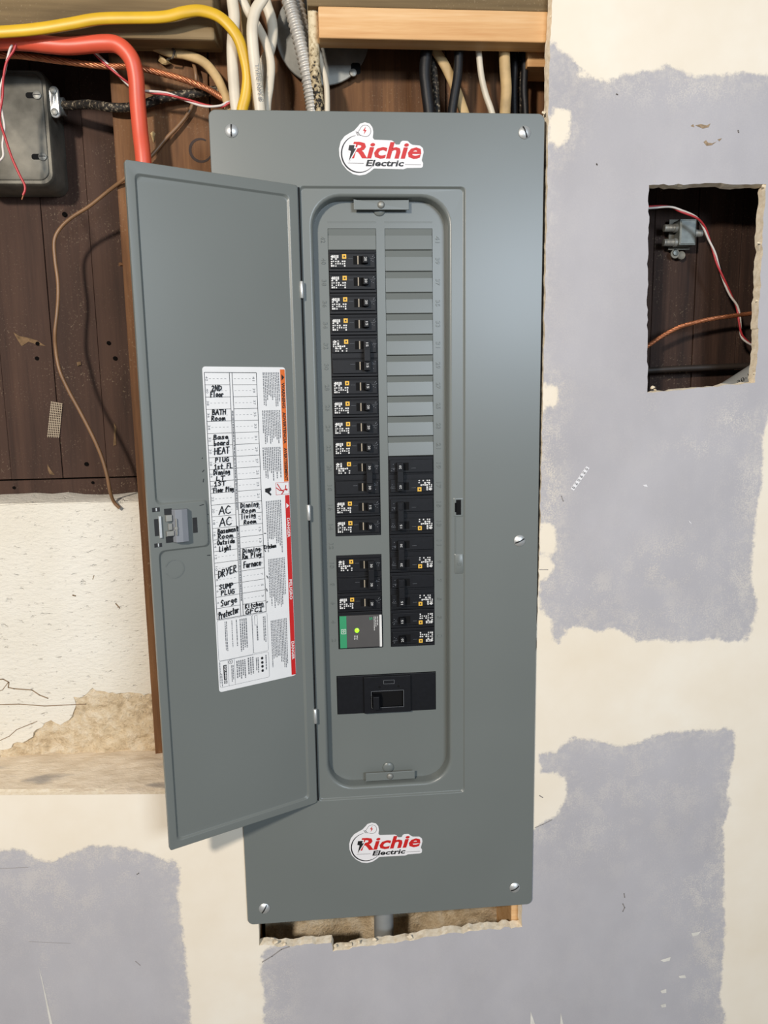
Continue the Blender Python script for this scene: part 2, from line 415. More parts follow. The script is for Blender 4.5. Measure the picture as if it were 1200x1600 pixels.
dd = np.minimum(np_dist(gx.ravel(), gz.ravel(), outer), np_dist(gx.ravel(), gz.ravel(), hole))
pts = [(float(a), float(b)) for a, b, k in zip(gx.ravel(), gz.ravel(), ok & (dd > .004)) if k]
mb = MB(); v2, tri = cdt([outer, hole], pts)
mb.add([(x, DY, z) for x, z in v2], tri); mb.mi = 1
for l, sd in ((outer, 1), (hole, -1)):
    n = len(l); rg = random.Random(4); inner = []
    for i, (x, z) in enumerate(l):
        big = abs(x) > .9 or z > 2.2 or z < .1
        tn = Vector((l[(i+1) % n][0]-l[i-1][0], l[(i+1) % n][1]-l[i-1][1])).normalized(); nn = Vector((tn.y, -tn.x))
        if inpoly(x+nn.x*.002, z+nn.y*.002, outer) and not inpoly(x+nn.x*.002, z+nn.y*.002, hole): nn = -nn
        k = 0 if big else rg.uniform(.0, .0014); inner.append((x+nn.x*k, DY+.0062, z+nn.y*k, nn, big))
    A = [(x, DY, z) for x, z in l]; B = [p[:3] for p in inner]
    Cc = [(p[0]+p[3].x*(0 if p[4] else rg.uniform(0, .0012)), DY+.0127, p[2]+p[3].y*(0 if p[4] else rg.uniform(0, .0012))) for p in inner]
    mb.loops([A, B, Cc])
mb.mi = 1; mb.add([(x, DY+.0127, z) for x, z in v2], [q[::-1] for q in tri])
dry = mb.build('wall_front', [M['drywall'], M['gypsum']], loc=(0, 0, 0), kind='structure')
G1 = [(855, 60), (872, 78), (888, 86), (902, 92), (905, 100), (902, 118), (925, 121), (938, 126), (950, 130), (962, 121), (975, 118), (1000, 116), (1030, 108), (1045, 105), (1060, 109), (1078, 119), (1100, 123), (1120, 118), (1160, 115), (1210, 119), (1320, 122), (1320, 560), (1215, 640), (1196, 655), (1192, 690), (1190, 760), (1181, 800), (1178, 850), (1173, 880), (1173, 920), (1182, 948), (1174, 985), (1168, 1001), (1150, 1003), (1120, 998), (1080, 1003), (1040, 1002), (1015, 998), (1003, 1001), (992, 1000), (984, 990), (955, 982), (930, 986), (912, 978), (895, 978), (882, 990), (872, 1004), (866, 1004), (864, 968), (848, 960), (844, 945), (844, 908), (855, 905), (864, 893), (866, 870), (840, 868), (838, 500)]
G2 = [(842, 1178), (868, 1180), (880, 1162), (900, 1153), (932, 1158), (970, 1166), (1000, 1162), (1022, 1150), (1050, 1144), (1085, 1141), (1115, 1142), (1138, 1137), (1150, 1146), (1147, 1158), (1148, 1178), (1137, 1215), (1134, 1238), (1141, 1252), (1138, 1276), (1129, 1292), (1132, 1330), (1129, 1420), (1134, 1440), (1132, 1480), (1127, 1540), (1125, 1572), (1136, 1580), (1130, 1600), (1132, 1900), (416, 1900), (411, 1600), (414, 1560), (408, 1520), (411, 1488), (500, 1440), (760, 1390), (800, 1330), (836, 1296), (852, 1284), (868, 1274), (880, 1256), (886, 1240), (883, 1218), (870, 1208), (838, 1205)]
G3 = [(-800, 1345), (-300, 1338), (0, 1331), (20, 1327), (40, 1328), (58, 1344), (80, 1348), (108, 1336), (135, 1325), (160, 1321), (190, 1324), (215, 1330), (240, 1340), (262, 1348), (282, 1345), (281, 1370), (277, 1400), (286, 1450), (291, 1500), (296, 1560), (299, 1600), (301, 1900), (-800, 1900)]
Gs = [[at2(*p, DY) for p in g] for g in (G1, G2, G3)]
blobs = [[(858, 168), (878, 170), (893, 176), (890, 190), (894, 204), (888, 222), (870, 232), (858, 234)], [(844, 598), (872, 600), (871, 632), (850, 640), (844, 650)], [(861, 728), (869, 728), (870, 768), (861, 770)], [(842, 816), (868, 816), (869, 866), (842, 868)]]
blobs = [[at2(*p, DY) for p in b] for b in blobs]
n = len(dry.data.vertices); co = np.zeros(n*3); dry.data.vertices.foreach_get('co', co); co = co.reshape(-1, 3); X, Z = co[:, 0], co[:, 2]
sd = np.full(n, 9.)
for g in Gs:
    d = np_dist(X, Z, g); d[np_in(X, Z, g)] *= -1; sd = np.minimum(sd, d)
for b in blobs:
    d = np_dist(X, Z, b); d[~np_in(X, Z, b)] *= -1; sd = np.maximum(sd, d)
sd = np.clip(sd, -.2, .2)
smv = np.zeros(n)
for px, py, rx, ry, k in [(1045, 880, 60, 34, .7), (1150, 655, 26, 26, .8), (1085, 698, 40, 14, .7), (1010, 640, 16, 12, .5), (905, 930, 60, 40, .5), (1050, 975, 130, 30, .5), (1150, 900, 30, 110, .4), (1165, 760, 25, 60, .5), (930, 1300, 110, 40, .35), (1000, 1240, 120, 60, .35), (1090, 1390, 50, 40, .6), (1110, 1450, 22, 150, .6), (860, 760, 16, 160, .8), (70, 1400, 120, 60, .35), (75, 1530, 12, 60, .5), (200, 1350, 90, 22, .5), (1060, 140, 90, 22, .5), (430, 1560, 30, 60, .5)]:
    c = at2(px, py, DY); q = at2(px+rx, py+ry, DY)
    smv = np.maximum(smv, k*np.exp(-((X-c[0])/(q[0]-c[0]))**2-((Z-c[1])/(q[1]-c[1]))**2))
for nm, arr in (('mud', sd), ('smear', smv)):
    a = dry.data.attributes.new(nm, 'FLOAT', 'POINT'); a.data.foreach_set('value', arr.astype(np.float32))
dry.data.polygons.foreach_set('use_smooth', [False]*len(dry.data.polygons))

# loose paper, gouges and drips on the drywall face
def wallfn(y): return lambda x, z: (x, y, z)
def px_poly(mb, pts, Y, off=.0003): poly(mb, wallfn(Y-off), [at2(*p, Y) for p in pts])
for i, (pts, m) in enumerate([
        ([(1086, 196), (1095, 194), (1104, 196), (1110, 193), (1107, 199), (1098, 201)], 'torn_paper'), ([(1079, 197), (1083, 194), (1085, 199)], 'torn_paper'), ([(1099, 222), (1103, 219), (1106, 223), (1113, 224), (1120, 221), (1112, 227), (1104, 228)], 'torn_paper'), ([(1121, 218), (1128, 216), (1124, 221)], 'torn_paper'),
        ([(1032, 1500), (1048, 1495), (1046, 1501), (1037, 1503)], 'paint_white'), ([(1080, 1458), (1095, 1455), (1090, 1461), (1082, 1463)], 'paint_white'), ([(1060, 1525), (1070, 1523), (1072, 1528), (1062, 1528)], 'paint_white'),
        ([(1032, 1548), (1041, 1545), (1041, 1551), (1034, 1552)], 'paint_white'), ([(1032, 1570), (1040, 1568), (1041, 1573), (1034, 1574)], 'paint_white'), ([(1004, 758), (1010, 757), (1012, 761), (1007, 760)], 'vinyl'), ([(1076, 813), (1079, 816), (1081, 819), (1077, 816)], 'vinyl'),
        ([(829, 1580), (836, 1600), (840, 1640), (828, 1640)], 'paint_white'), ([(876, 1582), (880, 1600), (884, 1640), (874, 1640)], 'paint_white'), ([(60, 1508), (66, 1530), (82, 1600), (78, 1600), (68, 1545)], 'paint_white')]):
    mb = MB(); px_poly(mb, pts, DY, .0003); mb.build('surface_chip', M[m], dry)
for pts, w in [([(410, 1503), (425, 1494), (440, 1483), (452, 1479)], .0014), ([(877, 775), (880, 783)], .0012), ([(843, 890), (856, 890)], .001), ([(836, 1293), (848, 1288), (862, 1281)], .001), ([(975, 1396), (976, 1402)], .0014), ([(973, 1412), (976, 1418), (973, 1424)], .0014), ([(0, 1357), (44, 1355)], .0005), ([(45, 1471), (110, 1474)], .0004), ([(212, 1502), (219, 1508)], .001), ([(214, 1366), (217, 1364)], .0014), ([(843, 1243), (848, 1246)], .0014), ([(932, 256), (933, 258)], .0018), ([(1153, 204), (1154, 207)], .0018), ([(963, 147), (965, 148)], .0016)]:
    mb = MB(); ribbon(mb, wallfn(DY-.0003), [at2(*p, DY) for p in pts], w); mb.build('scratch', M['scratch'], dry)
# torn paper curls and plaster crumbs along the cut edges
def crumb(mb, c, r, rg, sq=(1, 1, 1)):
    c = Vector(c); v = []
    for k in range(12):
        th = rg.uniform(0, 6.28); u = rg.uniform(-1, 1); q = math.sqrt(1-u*u)
        v.append(c+Vector((q*math.cos(th)*sq[0], q*math.sin(th)*sq[1], u*sq[2]))*r*rg.uniform(.6, 1.1))
    import bmesh
    bm = bmesh.new(); vs_ = [bm.verts.new(p) for p in v]; h = bmesh.ops.convex_hull(bm, input=vs_); bm.verts.index_update()
    keep = [x for x in bm.verts if x.link_faces]; ix = {x: i for i, x in enumerate(keep)}
    mb.add([tuple(x.co) for x in keep], [tuple(ix[q] for q in f.verts) for f in bm.faces]); bm.free()
rg = random.Random(31)
for px, py, r in [(1194, 291, .004), (1019, 606, .0035), (1024, 609, .0025), (1015, 287, .003), (1022, 283, .003), (1134, 286, .003), (1120, 282, .0025), (1185, 600, .003), (1179, 583, .003), (850, 176, .0032), (430, 1472, .004), (445, 1475, .003), (545, 1476, .005), (560, 1472, .004), (585, 1468, .004), (425, 1466, .003), (640, 1464, .004), (735, 1452, .003), (1005, 291, .0025), (523, 1478, .003), (866, 12, .003), (862, 26, .0025), (835, 1150, .003), (836, 1162, .0025), (1182, 470, .002), (1186, 380, .0022)]:
    mb = MB(); p = at(px, py, DY+.002); crumb(mb, p, r, rg, (1.2, .8, .8)); mb.build('crumb', M['plaster_bit'], dry)

# ---- old planks at the back (left bay), upright, with a level board at their foot
BY = .175
wb = bpy.data.objects.new('wall_back', None); COL.objects.link(wb); wb.location = (-.5, BY, 1.4); tag(wb, kind='structure')
seam_l = at(4, 600, BY).x; seam_m = at(76, 480, BY).x
xs = [-1.15, -.98, -.80, -.66, seam_l, seam_m, at(163, 680, BY).x, -.30, -.12]
zfoot = at(60, 748, BY).z
for i in range(len(xs)-1):
    mb = MB(); g = .0006; y = BY+[0, .002, 0, .001, .0, .0015, .0006, .002][i]
    mb.box(xs[i]+g/2, xs[i+1]-g/2, y, y+.022, zfoot, 2.45); mb.build('plank', M['plank'], wb, bevel=.0006)
mb = MB(); mb.box(-1.15, -.14, BY+.001, BY+.024, 1.34, zfoot-.002); mb.build('plank', M['plank'], wb, bevel=.0006)
mb = MB(); mb.box(-1.15, 1.25, BY+.025, BY+.03, .02, 2.45); mb.build('sheathing_paper', M['hole'], wb)
for px, py, r in [(101, 335, .0032), (59, 537, .0028), (58, 560, .0028), (170, 536, .0028), (180, 560, .003), (135, 725, .0028), (145, 754, .002), (22, 762, .002)]:
    p = at(px, py, BY); mb = MB(); mb.lathe((p.x, BY+.003, p.z), (0, -1, 0), [(0, r), (.0042, r)], 12); mb.build('nail_hole', M['hole'], wb)
for pts in [[(21, 519), (30, 525), (45, 528), (58, 532), (72, 541), (60, 539), (45, 534), (34, 541), (27, 530)], [(74, 725), (80, 735), (86, 742), (78, 741), (75, 734)], [(178, 660), (182, 668), (181, 680), (182, 695), (177, 697), (178, 685)], [(120, 566), (126, 565), (127, 570), (121, 572)]]:
    mb = MB(); px_poly(mb, pts, BY, .0006); mb.build('scuff', M['scuff'], wb)

# ---- boards in the right-hand cavity
wr = bpy.data.objects.new('wall_right', None); COL.objects.link(wr); wr.location = (.45, .112, 1.6); tag(wr, kind='structure')
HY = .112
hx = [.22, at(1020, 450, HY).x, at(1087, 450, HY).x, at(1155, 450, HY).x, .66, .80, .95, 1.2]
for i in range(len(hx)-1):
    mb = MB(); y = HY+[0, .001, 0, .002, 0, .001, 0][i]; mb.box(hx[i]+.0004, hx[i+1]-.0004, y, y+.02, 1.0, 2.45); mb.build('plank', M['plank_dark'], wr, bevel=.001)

# ---- parged foundation wall with a spalled patch, and the mortar ledge
FY = .11
zf = at(100, 785, FY).z
fx1 = -.19
found = [(-1.1, 1.04), (-1.1, zf+.004), (-.5, zf+.001), (-.42, zf), (fx1, zf-.002)]
chip_px = [(-4, 1172), (12, 1172), (20, 1162), (35, 1160), (50, 1150), (58, 1140), (70, 1130), (80, 1127), (95, 1131), (108, 1126), (114, 1112), (120, 1102), (116, 1096), (117, 1089), (130, 1088), (138, 1084), (143, 1074), (150, 1080), (170, 1083), (200, 1082), (225, 1085), (262, 1087)]
cp = [at2(*p, FY) for p in chip_px]
edge_r = rough(list(reversed(cp))+[(cp[0][0], 1.03)], .005, .0012, 8, False)
outl = [(-1.1, 1.03), (-1.1, zf+.006), (-.75, zf+.003), (-.42, zf), (fx1, zf-.003)] + edge_r + [(cp[0][0], 1.03)]
mb = MB(); mb.plate([outl], FY, FY+.008)
wf = mb.build('wall_left', M['parge'], loc=(-.5, FY, 1.05), kind='structure')
mb = MB(); gxx = np.linspace(-.62, fx1, 130); gzz = np.linspace(1.03, 1.17, 48); rs = np.random.RandomState(3)
def vnoise(x, z, s, seed):
    rs = np.random.RandomState(seed); t = rs.rand(64, 64); x = x*s; z = z*s; xi = np.floor(x).astype(int); zi = np.floor(z).astype(int); fx = x-xi; fz = z-zi
    fx = fx*fx*(3-2*fx); fz = fz*fz*(3-2*fz); g = lambda a, b: t[a % 64, b % 64]
    return (g(xi, zi)*(1-fx)+g(xi+1, zi)*fx)*(1-fz)+(g(xi, zi+1)*(1-fx)+g(xi+1, zi+1)*fx)*fz
XX, ZZ = np.meshgrid(gxx, gzz); hh = .006*vnoise(XX, ZZ, 45, 1)+.006*vnoise(XX, ZZ, 110, 2)+.004*vnoise(XX, ZZ, 260, 4)
nx = len(gxx); vv = [(float(a), FY+.0095-min(float(h), .0088), float(b)) for a, b, h in zip(XX.ravel(), ZZ.ravel(), hh.ravel())]
mb.add(vv, [(j*nx+i, j*nx+i+1, (j+1)*nx+i+1, (j+1)*nx+i) for j in range(len(gzz)-1) for i in range(nx-1)])
mb.build('exposed_concrete', M['concrete'], wf, smooth=60, label='crumbling tan concrete where the white coat has broken away')
mb = MB(); mb.box(-1.1, fx1, FY+.0085, BY+.02, .9, zf-.004); mb.build('foundation_core', M['concrete'], wf)
for pts, w in [([(-5, 1062), (5, 1061), (14, 1066), (13, 1074), (22, 1076), (50, 1078), (62, 1086), (75, 1091)], .0016), ([(-5, 1101), (30, 1100), (70, 1103), (112, 1101), (134, 1100)], .0013), ([(13, 1066), (4, 1078), (-4, 1080)], .001), ([(0, 1157), (15, 1150), (26, 1140), (58, 1127)], .001), ([(181, 943), (187, 950)], .0016), ([(145, 905), (147, 899)], .001), ([(114, 930), (118, 931)], .002)]:
    mb = MB(); ribbon(mb, wallfn(FY-.0003), [at2(*p, FY) for p in pts], w); mb.build('crack', M['crack'], wf)
# top lip of the foundation: a smear of plaster
mb = MB(); N = 40; A = []; B = []; C2 = []; rg = random.Random(5)
for i in range(N+1):
    x = -1.1+(fx1+1.1)*i/N; z = zf+.004*(1-i/N)
    A.append((x, FY-.001, z-.002+rg.uniform(-.001, .001))); B.append((x, FY+.012, z+.001+rg.uniform(-.001, .001))); C2.append((x, BY-.0005, z+.003+rg.uniform(-.003, .003)))
mb.add(A+B+C2, [(i, i+1, N+1+i+1, N+1+i) for i in range(N)]+[(N+1+i, N+2+i, 2*N+3+i, 2*N+2+i) for i in range(N)])
mb.build('plaster_lip', M['parge'], wf, smooth=50)
# ledge
mb = MB(); xa = np.linspace(-1.05, -.186, 90); ya = np.linspace(DY+.001, FY+.012, 16); XX, YY = np.meshgrid(xa, ya)
zz = 1.0545-(XX+.4835)*.0588*np.clip((FY-YY)/FY, .2, 1)-.002+.003*vnoise(XX, YY, 40, 6)+.002*vnoise(XX, YY, 120, 7); zz[YY < DY+.004] -= .0015
mb.add([(float(a), float(b), float(c)) for a, b, c in zip(XX.ravel(), YY.ravel(), zz.ravel())], [(j*90+i, j*90+i+1, (j+1)*90+i+1, (j+1)*90+i) for j in range(15) for i in range(89)])
mb.box(-1.05, -.186, DY+.014, FY+.0, .95, 1.03)
ledge = mb.build('trim_1', M['mortar'], smooth=60, kind='structure')
mb = MB(); mb.box(-1.15, 1.25, -2.6, .3, -.02, .02); mb.build('floor', M['concrete_floor'], kind='structure')

# ---- backboard behind the panel: broad reddish planks
KY = .1
bb = thing('backboard', 'reddish brown plank backboard that the grey panel is mounted on', 'board', (0, KY+.02, 1.045))
kx = [-.326, -.205, -.06, at(697, 160, KY).x, .19, .262]
for i in range(len(kx)-1):
    mb = MB(); y = KY+[0, .003, .001, .002, .004][i]; mb.box(kx[i]+.0006, kx[i+1]-.0006, y, KY+.032, 1.045 if i == 0 else 1.03, 2.3); mb.build('plank', M['backboard'], bb, bevel=.0012)
mb = MB(); c = at(314, 235, KY)
ring(mb, wallfn(KY-.0004), c.x, c.z, .0135, .002, .0035, 60, 330, 30); mb.build('knot', M['knot'], bb)
mb = MB(); p = at(240, 214, KY); crumb(mb, (p.x, KY-.002, p.z), .008, random.Random(3), (.5, .4, 1)); mb.build('wood_splinter', M['cream_sheath'], bb)
for px, py in [(207, 355), (208, 405), (193, 412), (214, 395)]:
    p = at(px, py, KY); mb = MB(); crumb(mb, (p.x-.004, KY+.006, p.z), .0055, random.Random(px), (1, .5, .5)); mb.build('wood_splinter', M['backboard'], bb)

# ---- top framing
mb = MB(); zb = at(150, 59, .05).z; xe = at(334, 30, .05).x
vv = [(-1.1, .05, zb+.002), (xe, .05, zb), (xe+.004, .06, zb+.03), (xe+.001, .05, zb+.3), (-1.1, .05, zb+.3)]
mb.add([(-1.1, .05, zb+.003), (xe, .05, zb), (xe, .05, zb+.3), (-1.1, .05, zb+.3), (-1.1, .092, zb+.003), (xe+.006, .092, zb+.004), (xe+.006, .092, zb+.3), (-1.1, .092, zb+.3)], [(0, 1, 2, 3), (4, 7, 6, 5), (0, 4, 5, 1), (1, 5, 6, 2), (2, 6, 7, 3), (0, 3, 7, 4)])
mb.build('ceiling_beam', M['beam'], bevel=.003, label='dusty olive brown beam across the top left behind the yellow cable', cat='beam')
mb = MB(); p0 = at(497, 9, .0175); zb = at(600, 61, .0175).z
mb.box(p0.x, .26, .0175, .043, zb, p0.z)
mb.build('blocking', M['pine'], bevel=.0015, label='new pale pine blocking fixed level above the grey panel', cat='lumber')
mb = MB(); mb.box(p0.x-.012, .26, .020, .09, p0.z+.001, p0.z+.16)
mb.build('top_plate', M['beam'], bevel=.002, label='dark brown plate lying on top of the pine blocking', cat='lumber')
mb = MB(); q0 = at(824, 104, .05); mb.box(q0.x, .25, .05, .092, q0.z, zb+.03)
mb.build('cleat', M['pine'], bevel=.001, label='short pine cleat tucked behind the right end of the blocking', cat='lumber')

# ================================================================== THE PANEL
ZB, ZT = .85, 1.873
panel = thing('load_center', 'tall grey steel breaker panel with its door swung open to the left', 'breaker panel', (0, 0, ZB))
def lp(l, y): return [(x, y, z) for x, z in l]
RX0, RX1, RZ0, RZ1 = -.0958, .1010, 1.0222, 1.7918
OX0, OX1, OZ0, OZ1 = -.0848, .0846, 1.0345, 1.7845
FD = .0185                      # depth of the dead front behind the cover face
mb = MB(); L = [lp(rr(-.195, .195, ZB, ZT, .008), .0032), lp(rr(-.195, .195, ZB, ZT, .008), .0008), lp(rr(-.1943, .1943, ZB+.0007, ZT-.0007, .0075), 0)]
rec = lambda i, y: lp(rr(RX0+i, RX1-i, RZ0+i, RZ1-i, .005), y)
L += [rec(0, 0), rec(.0008, .0003), rec(.0016, .0014), rec(.0024, .0024), rec(.0032, .0026)]
op = lambda i, y: lp(rr(OX0+i, OX1-i, OZ0+i, OZ1-i, .036-i*.6), y)
for a in range(0, 91, 15):
    q = math.radians(a); L.append(op(.0042*math.sin(q), .0026+.0042*(1-math.cos(q))))
L.append(op(.0052, FD-.0004))
mb.loops(L)
cover = mb.build('cover', M['grey'], panel, smooth=40, wn=True)
mb = MB(); mb.loops([lp(rr(-.1938, .1938, ZB+.0012, ZT-.0012, .007), .003), lp(rr(-.178, .178, ZB+.016, ZT-.014, .004), .0035)])
x0, x1, z0, z1 = -.178, .178, ZB+.016, ZT-.014
mb.loops([lp(rr(x0, x1, z0, z1, .004), .0035), lp(rr(x0, x1, z0, z1, .004), .097)], False, True)
mb.build('enclosure_box', M['grey_dark'], panel, smooth=30)
# dead front with cut-outs
ST, SP = 1.7482, .02498
def sz(k): return ST-k*SP
LX0, LX1, RX_0, RX_1 = -.0630, -.0048, .0056, .0638
MX0, MX1, MZ0, MZ1 = -.0668, .0650, 1.1338, 1.1872
def rect(x0, x1, z0, z1): return [(x0, z0), (x1, z0), (x1, z1), (x0, z1)]
holes = [rect(LX0, LX1, sz(21), sz(16)), rect(LX0, LX1, sz(15), sz(0)), rect(RX_0, RX_1, sz(21), sz(0)), rect(MX0, MX1, MZ0, MZ1)]
mb = MB(); mb.plate([rr(OX0+.004, OX1-.004, OZ0+.004, OZ1-.004, .034)]+holes, FD, FD+.0015)
mb.build('dead_front', M['grey'], panel)
def filler(x0, x1, k, flat=False):
    g = .0004; za, zb = sz(k)-g, sz(k+1)+g; s = .0068; mb = MB(); n = 6
    prof = [(za, FD+.0002), (za-.0003, FD), (za-s, FD+.0017), (za-s-.0004, FD+.0012), (zb+.0008, FD-.0001), (zb, FD+.0006)] if not flat else [(za, FD+.0004), (za-.0004, FD+.0001), (za-.012, FD+.0001), (zb+.0004, FD+.0001), (zb, FD+.0006)]
    A = [(x0+g, y, z) for z, y in prof]; B = [(x1-g, y, z) for z, y in prof]; m = len(prof)
    mb.add(A+B, [(i, i+1, m+i+1, m+i) for i in range(m-1)])
    mb.add([(x0+g, FD+.003, za), (x1-g, FD+.003, za), (x1-g, FD+.003, zb), (x0+g, FD+.003, zb)], [(0, 1, 2, 3)])
    mb.build('filler_plate', M['grey'], panel)
filler(LX0, LX1, 0); filler(LX0-.0, LX1, 15, True)
mb = MB()
for k in range(11): filler(RX_0, RX_1, k)
for xa, xb in ((LX0, LX1), (RX_0, RX_1)):       # strip pressed into the plate above each column
    mb = MB(); mb.add([(xa, FD-.0002, ST+.0075), (xb, FD-.0002, ST+.0075), (xb, FD+.0006, ST+.0012), (xa, FD+.0006, ST+.0012)], [(0, 1, 2, 3)])
    mb.add([(xa, FD-.0002, ST+.0075), (xb, FD-.0002, ST+.0075), (xb, FD+.0002, ST+.0082), (xa, FD+.0002, ST+.0082)], [(0, 1, 2, 3)]); mb.build('pressed_strip', M['grey'], panel)
mb = MB()                                       # embossed circuit numbers
for k in range(21):
    zc = (sz(k)+sz(k+1))/2
    for num, xc in ((42-2*k, LX0-.0085), (41-2*k, RX_1+.0038)):
        w = .0074 if num > 9 else .0034
        mb = MB(); put_relief(mb, str(num), FD-.001, FD+.0002, xc, xc+.0050, zc-w/2, zc+w/2); mb.build('embossed_number', M['grey'], panel)
BZT, BZB = 1.7732, 1.0470
# brackets and screws at top and bottom of the dead front
for zc, fl in ((BZT, 1), (BZB, -1)):
    mb = MB(); xc = .0015; mb.box(xc-.033, xc+.033, FD-.0085, FD-.007, zc-.0055, zc+.0055); mb.box(xc-.033, xc+.033, FD-.0085, FD-.001, zc+.0045*fl, zc+.0055*fl)
    b = mb.build('bracket', M['grey'], panel, bevel=.0007)
    mb = MB(); mb.lathe((xc-.0005, FD-.0085, zc), (0, -1, 0), [(0, .0042), (.0008, .0043), (.002, .0036), (.0028, .002), (.003, .0003)], 16); mb.build('bracket_screw', M['steel_dull'], panel, smooth=40)
    mb = MB(); mb.lathe((xc-.002, FD-.0002, zc-.0035+.012*(fl < 0)), (0, -1, 0), [(0, .0075), (.0015, .0072), (.0028, .0055), (.0032, .002)], 18); mb.build('screw_boss', M['grey'], panel, smooth=40)
# cover screws
for i, (px, py, an) in enumerate([(361.5, 204, 88), (820, 206.5, 112), (812, 845, 25), (804.5, 1387.5, 30), (413, 1420, 60)]):
    p = at(px, py, -.001); mb = MB(); mb.lathe((p.x, 0, p.z), (0, -1, 0), [(0, .0072), (.0006, .0074), (.0012, .0068), (.0024, .0046), (.0032, .0022), (.0034, .0004)], 24)
    sc = mb.build('cover_screw', M['steel'], panel, smooth=50)
    mb = MB(); d = Vector((math.cos(math.radians(an)), 0, math.sin(math.radians(an)))); nn = Vector((-d.z, 0, d.x)); c = Vector((p.x, -.0036, p.z))
    pr = [(-.0066, .0017), (-.0046, .0028), (-.0022, .0036), (0, .0038), (.0022, .0036), (.0046, .0028), (.0066, .0017)]
    mb.add([Vector((p.x, -h, p.z))+d*r_+nn*w_ for r_, h in pr for w_ in (-.0008, .0008)], [(2*i, 2*i+1, 2*i+3, 2*i+2) for i in range(6)]); mb.build('screw_slot', M['slot'], sc)
# strike slot and tab on the right-hand seat of the door
mb = MB(); c = at(713, 793, .0016); xc = (OX1+RX1)/2+.0002
mb.box(xc-.0035, xc+.0025, .0020, .0028, c.z-.0095, c.z+.0095); mb.box(xc-.0055, xc-.003, .0020, .0028, c.z-.006, c.z+.006); mb.build('strike_slot', M['black_matt'], panel)
mb = MB(); mb.loops([lp(rr(xc-.0072, xc+.0062, c.z-.0125, c.z+.0125, .002), .0027), lp(rr(xc-.0062, xc+.0052, c.z-.0115, c.z+.0115, .002), .0019), lp(rr(xc-.0038, xc+.0028, c.z-.0098, c.z+.0098, .001), .0022)]); mb.build('strike_rim', M['grey'], panel, smooth=60)
c2 = at(713, 881, .0016)
mb = MB(); mb.loops([lp(rr(xc-.0062, xc+.0062, c2.z-.0135, c2.z+.0135, .002), .0027), lp(rr(xc-.005, xc+.005, c2.z-.012, c2.z+.012, .0015), .0015)], False, True)
mb.lathe((xc, .0015, c2.z), (0, -1, 0), [(0, .0026), (.0005, .0024), (.0006, .0013), (.0001, .0012)], 14); mb.build('strike_tab', M['grey'], panel, smooth=40)
mb = MB(); mb.box(xc-.0052, xc-.0042, .0018, .0027, c2.z+.0135, c.z-.0125); mb.build('pressed_rib', M['grey'], panel, bevel=.0003)

# ---- door
DA = .45954314; DO = Vector((-.0958, -.0022, 0)); DE = Vector((-math.cos(DA), -math.sin(DA), 0)); DN = Vector((-math.sin(DA), math.cos(DA), 0)); DW = .1952
def dp(u, z, d=0.): q = DO+DE*u+DN*d; return (q.x, q.y, z)
mb = MB(); dz0, dz1 = 1.0226, 1.7914
def dl(l, d): return [dp(u, z, d) for u, z in l]
o1 = rr(.0012, DW, dz0, dz1, .003); o0 = rr(.0018, DW-.0006, dz0+.0006, dz1-.0006, .003)
def steppoly(i):
    a, b, c, d_ = .0118+i, .1868-i, 1.0315+i, 1.7800-i; n1, n2, nu = 1.4330+i, 1.3830-i, .1300-i
    p = [(a, c), (b, c), (b, n2), (nu, n2), (nu, n1), (b, n1), (b, d_), (a, d_)]
    return rpoly(p, [.006, .006, .008, .005, .005, .008, .006, .006], 5)
s0 = steppoly(0); v2, tri = cdt([o0, s0]); mb.add([dp(u, z, 0) for u, z in v2], tri)
mb.loops([dl(s0, 0), dl(steppoly(.0008), .0003), dl(steppoly(.0022), .0021), dl(steppoly(.003), .0024)])
v2, tri = cdt([steppoly(.003)]); mb.add([dp(u, z, .0024) for u, z in v2], tri)
mb.loops([dl(o0, 0), dl(o1, .0006), dl(o1, .0052), dl(o0, .0056)], False, True)
door = mb.build('door', M['grey'], panel, smooth=40, wn=True)
for zc in (1.6743, 1.4084, 1.1428):
    mb = MB(); mb.tube([(-.0958, -.0032, zc-.0098), (-.0958, -.0032, zc-.0092), (-.0958, -.0032, zc+.0092), (-.0958, -.0032, zc+.0098)], [.0018, .0024, .0024, .0018], 12); mb.build('hinge_knuckle', M['steel'], panel, smooth=50)
mb = MB(); mb.box(-.0962, -.0948, -.001, .0014, RZ0+.002, RZ1-.002); mb.build('hinge_gap', M['black_matt'], panel)
# latch: metal spring catch seen from inside
lt = thing('x', 'x', 'x', (0, 0, 0)); bpy.data.objects.remove(lt)
def dbox(mb, u0, u1, z0, z1, d0, d1):
    v = [dp(u, z, d) for u in (u0, u1) for d in (d0, d1) for z in (z0, z1)]
    return mb.add(v, [(0, 1, 3, 2), (4, 6, 7, 5), (0, 4, 5, 1), (2, 3, 7, 6), (0, 2, 6, 4), (1, 5, 7, 3)])
mb = MB(); P = [(.1695, -.001), (.1672, -.0062), (.160, -.0075), (.1532, -.0062), (.1515, -.0005)]
mb.add([dp(u, 1.3905, d) for u, d in P]+[dp(u, 1.4275, d) for u, d in P], [(i, i+1, 6+i, 5+i) for i in range(4)]+[(0, 1, 2, 3, 4), (9, 8, 7, 6, 5)])
latch = mb.build('latch', M['grey_print'], panel, bevel=.0006, label='grey plastic sliding latch with a bent steel spring')
mb = MB(); dbox(mb, .1700, .1768, 1.4150, 1.4220, -.0040, -.0005); dbox(mb, .1690, .1772, 1.3985, 1.4040, -.0048, -.0005); dbox(mb, .1700, .1745, 1.4050, 1.4120, -.0030, -.0005)
